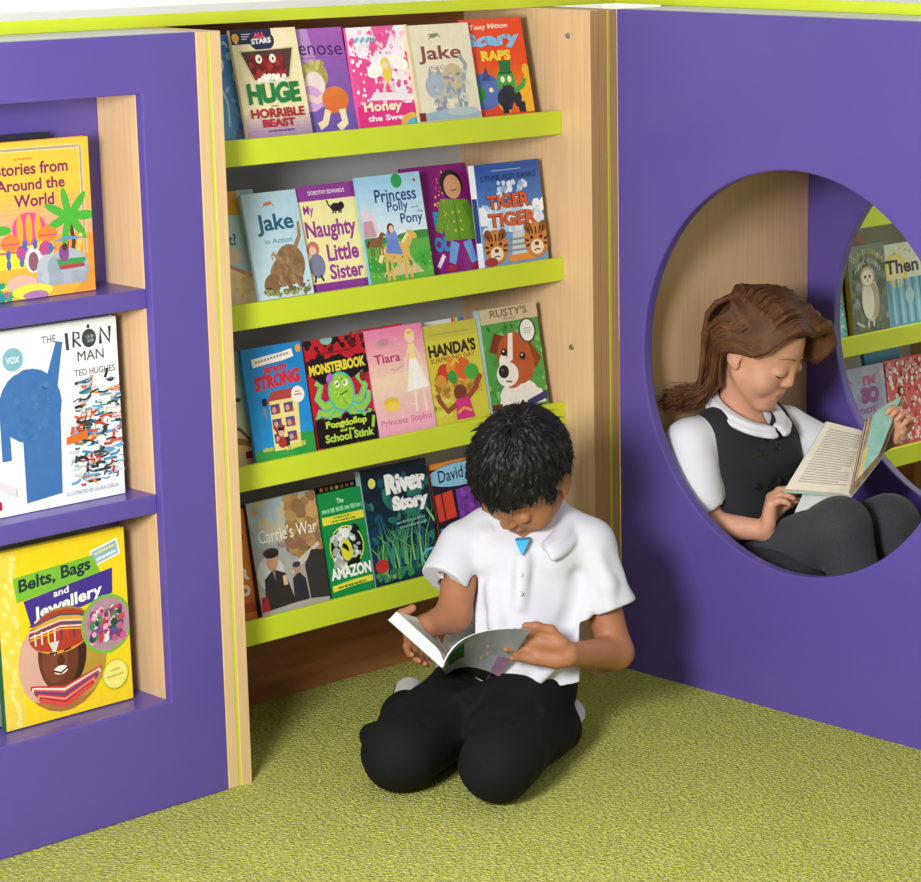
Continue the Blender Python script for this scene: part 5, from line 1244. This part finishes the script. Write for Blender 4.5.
# scalloped collar
V = Vol(tuple(G_(.10, -.26, .42)), tuple(G_(.34, -.03, .58)), .0022)
def gring(a, r=1.0, dz=0.0):
    c = .5 + .5 * math.cos(a)
    return G_(.216 + .056 * r * math.sin(a), -.130 - .064 * r * math.cos(a), .522 - .056 * c ** 1.2 - dz)
collar(V, lambda a: gring(a, 1.0), lambda a: gring(a, 1.27 + .05 * abs(math.sin(a * 5.5)), .012), .16, PI, .0045, n=48)
V.build('blouse_collar', [BLOUSE], girl_)

# pinafore: bodice with a V neck, and skirt over the lap
V = Vol(tuple(G_(.03, -.42, .1)), tuple(G_(.42, -.024, .53)), .0025)
for x in (.168, .277): V.chain([G_(x, -.128, .18), G_(x + .002, -.122, .30), G_(x, -.115, .42), G_(x, -.108, .455)], [.085, .075, .067, .045], .03)
V.rc(G_(.20, -.165, .40), G_(.245, -.165, .40), .052, .052, .03)
for x in (.150, .285): V.rc(G_(x, -.108, .46), G_(x, -.09, .40), .040, .05, .02)
V.chain([G_(.165, -.16, .165), G_(.150, -.27, .195), G_(.150, -.315, .215)], [.075, .072, .066], .03); V.chain([G_(.28, -.16, .165), G_(.295, -.28, .20)], [.075, .070], .03)
V.rc(G_(.11, -.20, .17), G_(.11, -.29, .15), .05, .05, .03)
# armholes
V.ell(G_(.070, -.105, .425), (.050, .085, .080), .008, None, 'cut'); V.ell(G_(.372, -.125, .42), (.054, .085, .07), .008, None, 'cut')
# V neck
for t in np.linspace(0, 1, 13):
    hw = .074 * (1 - t) + .002; z = .545 - .095 * t
    for y in (-.19, -.215, -.24): V.rc(G_(.207 - hw, y, z), G_(.207 + hw, y, z), .012, .012, .003, 'cut')
V.rc(G_(.216, -.12, .49), G_(.216, -.12, .56), .056, .066, .006, 'cut')
g4 = wob(14, 50.0); V.displace(lambda x, y, z: .0016 * g4(x, y, z))
V.F = np.maximum(V.F, (.001 - V.ax[2])[None, None, :])
pinafore = V.build('pinafore', [PINA], girl_)
BTN = mat('dark_button', '#1e1e22', rough=0.2, var=0.05, spec=0.6)
for x, z in ((.165, .425), (.215, .430), (.165, .362), (.215, .365)):
    b = MB()
    c = np.array(G_(x, -.30, z)); 
    # drop the button onto the bodice along +y
    P = np.array([v.co for v in pinafore.data.vertices]) if x == .165 and z == .425 else P
    m = (np.abs(P[:, 0] - c[0]) < .006) & (np.abs(P[:, 2] - c[2]) < .006)
    y = P[m][:, 1].min() if m.any() else c[1] + .07
    c[1] = y
    b.tube(c + np.array((0, .001, 0)), c - np.array((0, .0035, 0)), .0068, BTN, 16, .006); b.build('button', girl_)

# hair: long locks from a parting, tucked behind the near ear and falling over the back of the shoulder
V = Vol(tuple(hg.o - np.array((.20, .17, .21))), tuple(hg.o + np.array((.16, .22, .14))), .0019)
V.ell(hg.p((0, -.014 * KG, .024)), np.array((.079, .094, .088)) * KG, 0, hg.M)
Gd = np.meshgrid(*V.ax, indexing='ij'); q = hg.inv(np.stack(Gd, -1).astype(np.float32)); del Gd
hl = np.interp(q[..., 1], [-.12, -.03, .0, .03, .06, .09], [-.09, -.07, .01, .035, .062, .066])
V.F = np.maximum(V.F, (hl - q[..., 2]).astype(np.float32)); del q, hl
hS = np.cross((0, 0, 1), hF)
Wd = lambda s, f, z: hg.o + hS * s + hF * f + np.array((0, 0, z))
rn = np.random.RandomState(9); HP = []
def lock(P, r0, r1, n=9):
    S = spline(P, n); V.chain(S, [r0 + (r1 - r0) * (i / n) ** 1.5 for i in range(n + 1)], .003); HP.append((P, n))
def nearlock(t, e, out=0.0):
    f0 = .074 - .140 * t; up = .106 - (.032 if f0 > -.014 else .052) * ((f0 + .014) / .09) ** 2 + out
    P0 = hg.p((.014 + .003 * e[0], f0, up))
    P1 = hg.p((-.045 - out, f0 * .95 - .004, .090 - .5 * abs(f0) * .25 + .004 * e[1] + out * .5))
    P2 = hg.p((-.079 - out + .002 * e[1], .030 - .075 * t + .004 * e[2], .030 + .022 * t - .018 * (1 - t)))
    P3 = hg.p((-.0845 - out + .003 * e[0], -.030 - .045 * t, -.012 + .015 * t + .004 * e[2]))
    P4 = Wd(-.072 - out + .005 * e[1] + .02 * t, -.058 - .038 * t, -.060 + .005 * e[0])
    P5 = Wd(-.085 + .009 * e[1] + .03 * t, -.088 - .040 * t + .006 * e[0], -.092 + .005 * e[2])
    P6 = Wd(-.104 + .015 * e[0] + .03 * t, -.118 - .040 * t + .010 * e[1], -.104 + .008 * e[2])
    return [P0, P1, P2, P3, P4, P5, P6]
def farlock(t, e, out=0.0):
    f0 = .076 - .13 * t; up = .106 - (.032 if f0 > -.014 else .052) * ((f0 + .014) / .09) ** 2 + out
    return [hg.p((.012 + .003 * e[0], f0, up)), hg.p((.044 + .003 * e[0], f0 * .9 + .016 * (1 - t), .096 + .004 * e[1] - .06 * abs(f0))), hg.p((.070 + .013 * t + out + .003 * e[1], .085 - .12 * t, .072 - .02 * t + .004 * e[2])),
            hg.p((.082 + .008 * t + out + .003 * e[0], .096 - .135 * t, .042 - .035 * t + .005 * e[2])), hg.p((.086 + out + .003 * e[1], .080 - .125 * t, .010 - .04 * t + .008 * e[0]))]
def backlock(s0, e, out=0.0):
    return [hg.p((.012, -.040, .100 + out)), hg.p((s0 * .8, -.074 - out * .5, .076)), hg.p((s0, -.098 - out, .022)), Wd(s0, -.088 - out, -.04), Wd(s0 + .008 * e[0], -.100 + .006 * e[1], -.110)]
for i in range(290): lock(nearlock(rn.uniform(0, 1.15), rn.normal(0, 1, 3)), .0042, .0014, 14)
for i in range(130): lock(farlock(rn.uniform(0, 1), rn.normal(0, 1, 3)), .0046, .0018, 10)
for i in range(110): lock(backlock(rn.uniform(-.08, .07), rn.normal(0, 1, 3)), .0045, .003, 10)
hair_ = V.build('hair', [HAIR_G], girl_, smooth=2)
paths = []
for i in range(1300): paths.append(spline(nearlock(rn.uniform(0, 1.15), rn.normal(0, 1.25, 3), rn.uniform(.001, .0045)), 14))
for i in range(500): paths.append(spline(farlock(rn.uniform(0, 1), rn.normal(0, 1.2, 3), rn.uniform(.001, .0045)), 10))
for i in range(350): paths.append(spline(backlock(rn.uniform(-.075, .075), rn.normal(0, 1, 3), rn.uniform(.001, .003)), 10))
add_strands(hair_, paths, .0008, .0004, [mat('brown_strand', '#684429', rough=0.55, spec=0.3), mat('light_brown_strand', '#8a6240', rough=0.55, spec=0.3), mat('dark_brown_strand_warm', '#4a301e', rough=0.55, spec=0.3), mat('chestnut_strand', '#74492c', rough=0.55, spec=0.3)], 5)

# her open book
def A3(x, y, z): return np.array((x, y, z), float)
cov_g = mat('turquoise_cover', '#8fc8bd', rough=0.4, var=0.12, scale=40, col2='#a9d4c4')
yel = mat('print_straw', '#d6c88a', rough=0.5, var=0.15); pg_g = mat('cream_page_paper', '#e9dfcb', rough=0.85, var=0.05, scale=60)
HSp, TSp = A3(.31, -.345, .462), A3(.197, -.402, .366)
ob_ = open_book('open_book', 'open cream-paged book with a turquoise cover resting on the girl\'s knees',
          A3(.245, -.30, .488), HSp, A3(.372, -.386, .523), A3(.118, -.305, .375), TSp, A3(.265, -.418, .430),
          A3(.33, -.355, .50), A3(.22, -.415, .395), .008, .014, (.24, -.38, .40), cov_g,
          page_m=pg_g, right_m=mat('tan_page_edges', '#b08f6c', rough=0.85, var=0.35, scale=60, stretch=(1, 1, 1)),
          art_in=[((.40, .03, .985, .98), cov_g, .0004), ((.34, .55, .52, .97), yel, .0006)] +
                 [((.05 + .05 * i, .02, .07 + .05 * i, .98), (mat('brown_page_edge_print', '#7d5f45', rough=0.9, var=0.2), pg_g)[i % 2], .0005 + .0004 * i) for i in range(6)])  # brown and cream stripes for the fanned page edges

b = MB()
lf = [A3(.196, -.404, .3655), A3(.122, -.330, .339), A3(.225, -.305, .430), A3(.305, -.347, .4585)]
n_ = nrm(np.cross(lf[1] - lf[0], lf[3] - lf[0])) * .0005; Ob = np.array((.24, -.38, .40))
b.add([p - n_ - Ob for p in lf] + [p + n_ - Ob for p in lf], [(3, 2, 1, 0), (4, 5, 6, 7), (0, 1, 5, 4), (1, 2, 6, 5), (2, 3, 7, 6), (3, 0, 4, 7)], mat('white_flyleaf', '#d8d4d2', rough=0.7, var=0.03))
b.build('flyleaf', ob_)
# ---------------------------------------------------------------- camera and light
def make_camera():
    yaw, pitch, roll, f = 0.7558946, 0.233936144, -0.00380997667, 2599.249
    C = Vector((-3.44147, -3.35694, 1.47938))
    fw = Vector((math.cos(pitch) * math.cos(yaw), math.cos(pitch) * math.sin(yaw), -math.sin(pitch)))
    r = fw.cross(Vector((0, 0, 1))).normalized(); u = r.cross(fw)
    r2 = r * math.cos(roll) + u * math.sin(roll); u2 = u * math.cos(roll) - r * math.sin(roll)
    cd = bpy.data.cameras.new('camera'); cam = bpy.data.objects.new('camera', cd); COL.objects.link(cam)
    cam.matrix_world = Matrix(((r2.x, u2.x, -fw.x, C.x), (r2.y, u2.y, -fw.y, C.y), (r2.z, u2.z, -fw.z, C.z), (0, 0, 0, 1)))
    cd.sensor_fit = 'HORIZONTAL'; cd.sensor_width = 36; cd.lens = 36 * f / 921
    cd.shift_x = -203.36 / 921; cd.shift_y = 57.62 / 921   # the photograph is an off-centre crop
    SC.camera = cam
make_camera()
def area(name, loc, target, size, power, col=(1, 1, 1)):
    ld = bpy.data.lights.new(name, 'AREA'); ld.energy = power; ld.size = size; ld.color = col; ld.shape = 'DISK'
    o = bpy.data.objects.new(name, ld); COL.objects.link(o); o.location = loc
    o.rotation_euler = (Vector(target) - Vector(loc)).to_track_quat('-Z', 'Y').to_euler()
    return o
area('studio_softbox', (-2.75, -1.45, 1.32), (0.0, -0.9, 0.6), 0.6, 97)
def spot(name, loc, target, power, ang=110):
    ld = bpy.data.lights.new(name, 'SPOT'); ld.energy = power; ld.spot_size = math.radians(ang); ld.spot_blend = 0.6; ld.shadow_soft_size = 0.15
    o = bpy.data.objects.new(name, ld); COL.objects.link(o); o.location = loc
    o.rotation_euler = (Vector(target) - Vector(loc)).to_track_quat('-Z', 'Y').to_euler()
spot('added_wall_fill_back', (-0.4, 1.0, 2.7), (0.3, 2.6, 0.9), 260)  # added fill with no lamp seen there, whitens the wall behind the units
spot('added_wall_fill_right', (1.3, -0.2, 2.7), (2.6, -0.2, 0.9), 200)  # added fill as well, an invented source to brighten the right wall
w = bpy.data.worlds.new('world'); SC.world = w; w.use_nodes = True
bg = w.node_tree.nodes['Background']; bg.inputs['Color'].default_value = (1, 1, 1, 1); bg.inputs['Strength'].default_value = 0.7
vs = SC.view_settings; vs.view_transform = 'Standard'; vs.look = 'None'; vs.gamma = 1; vs.use_curve_mapping = False
vs.exposure = -0.3
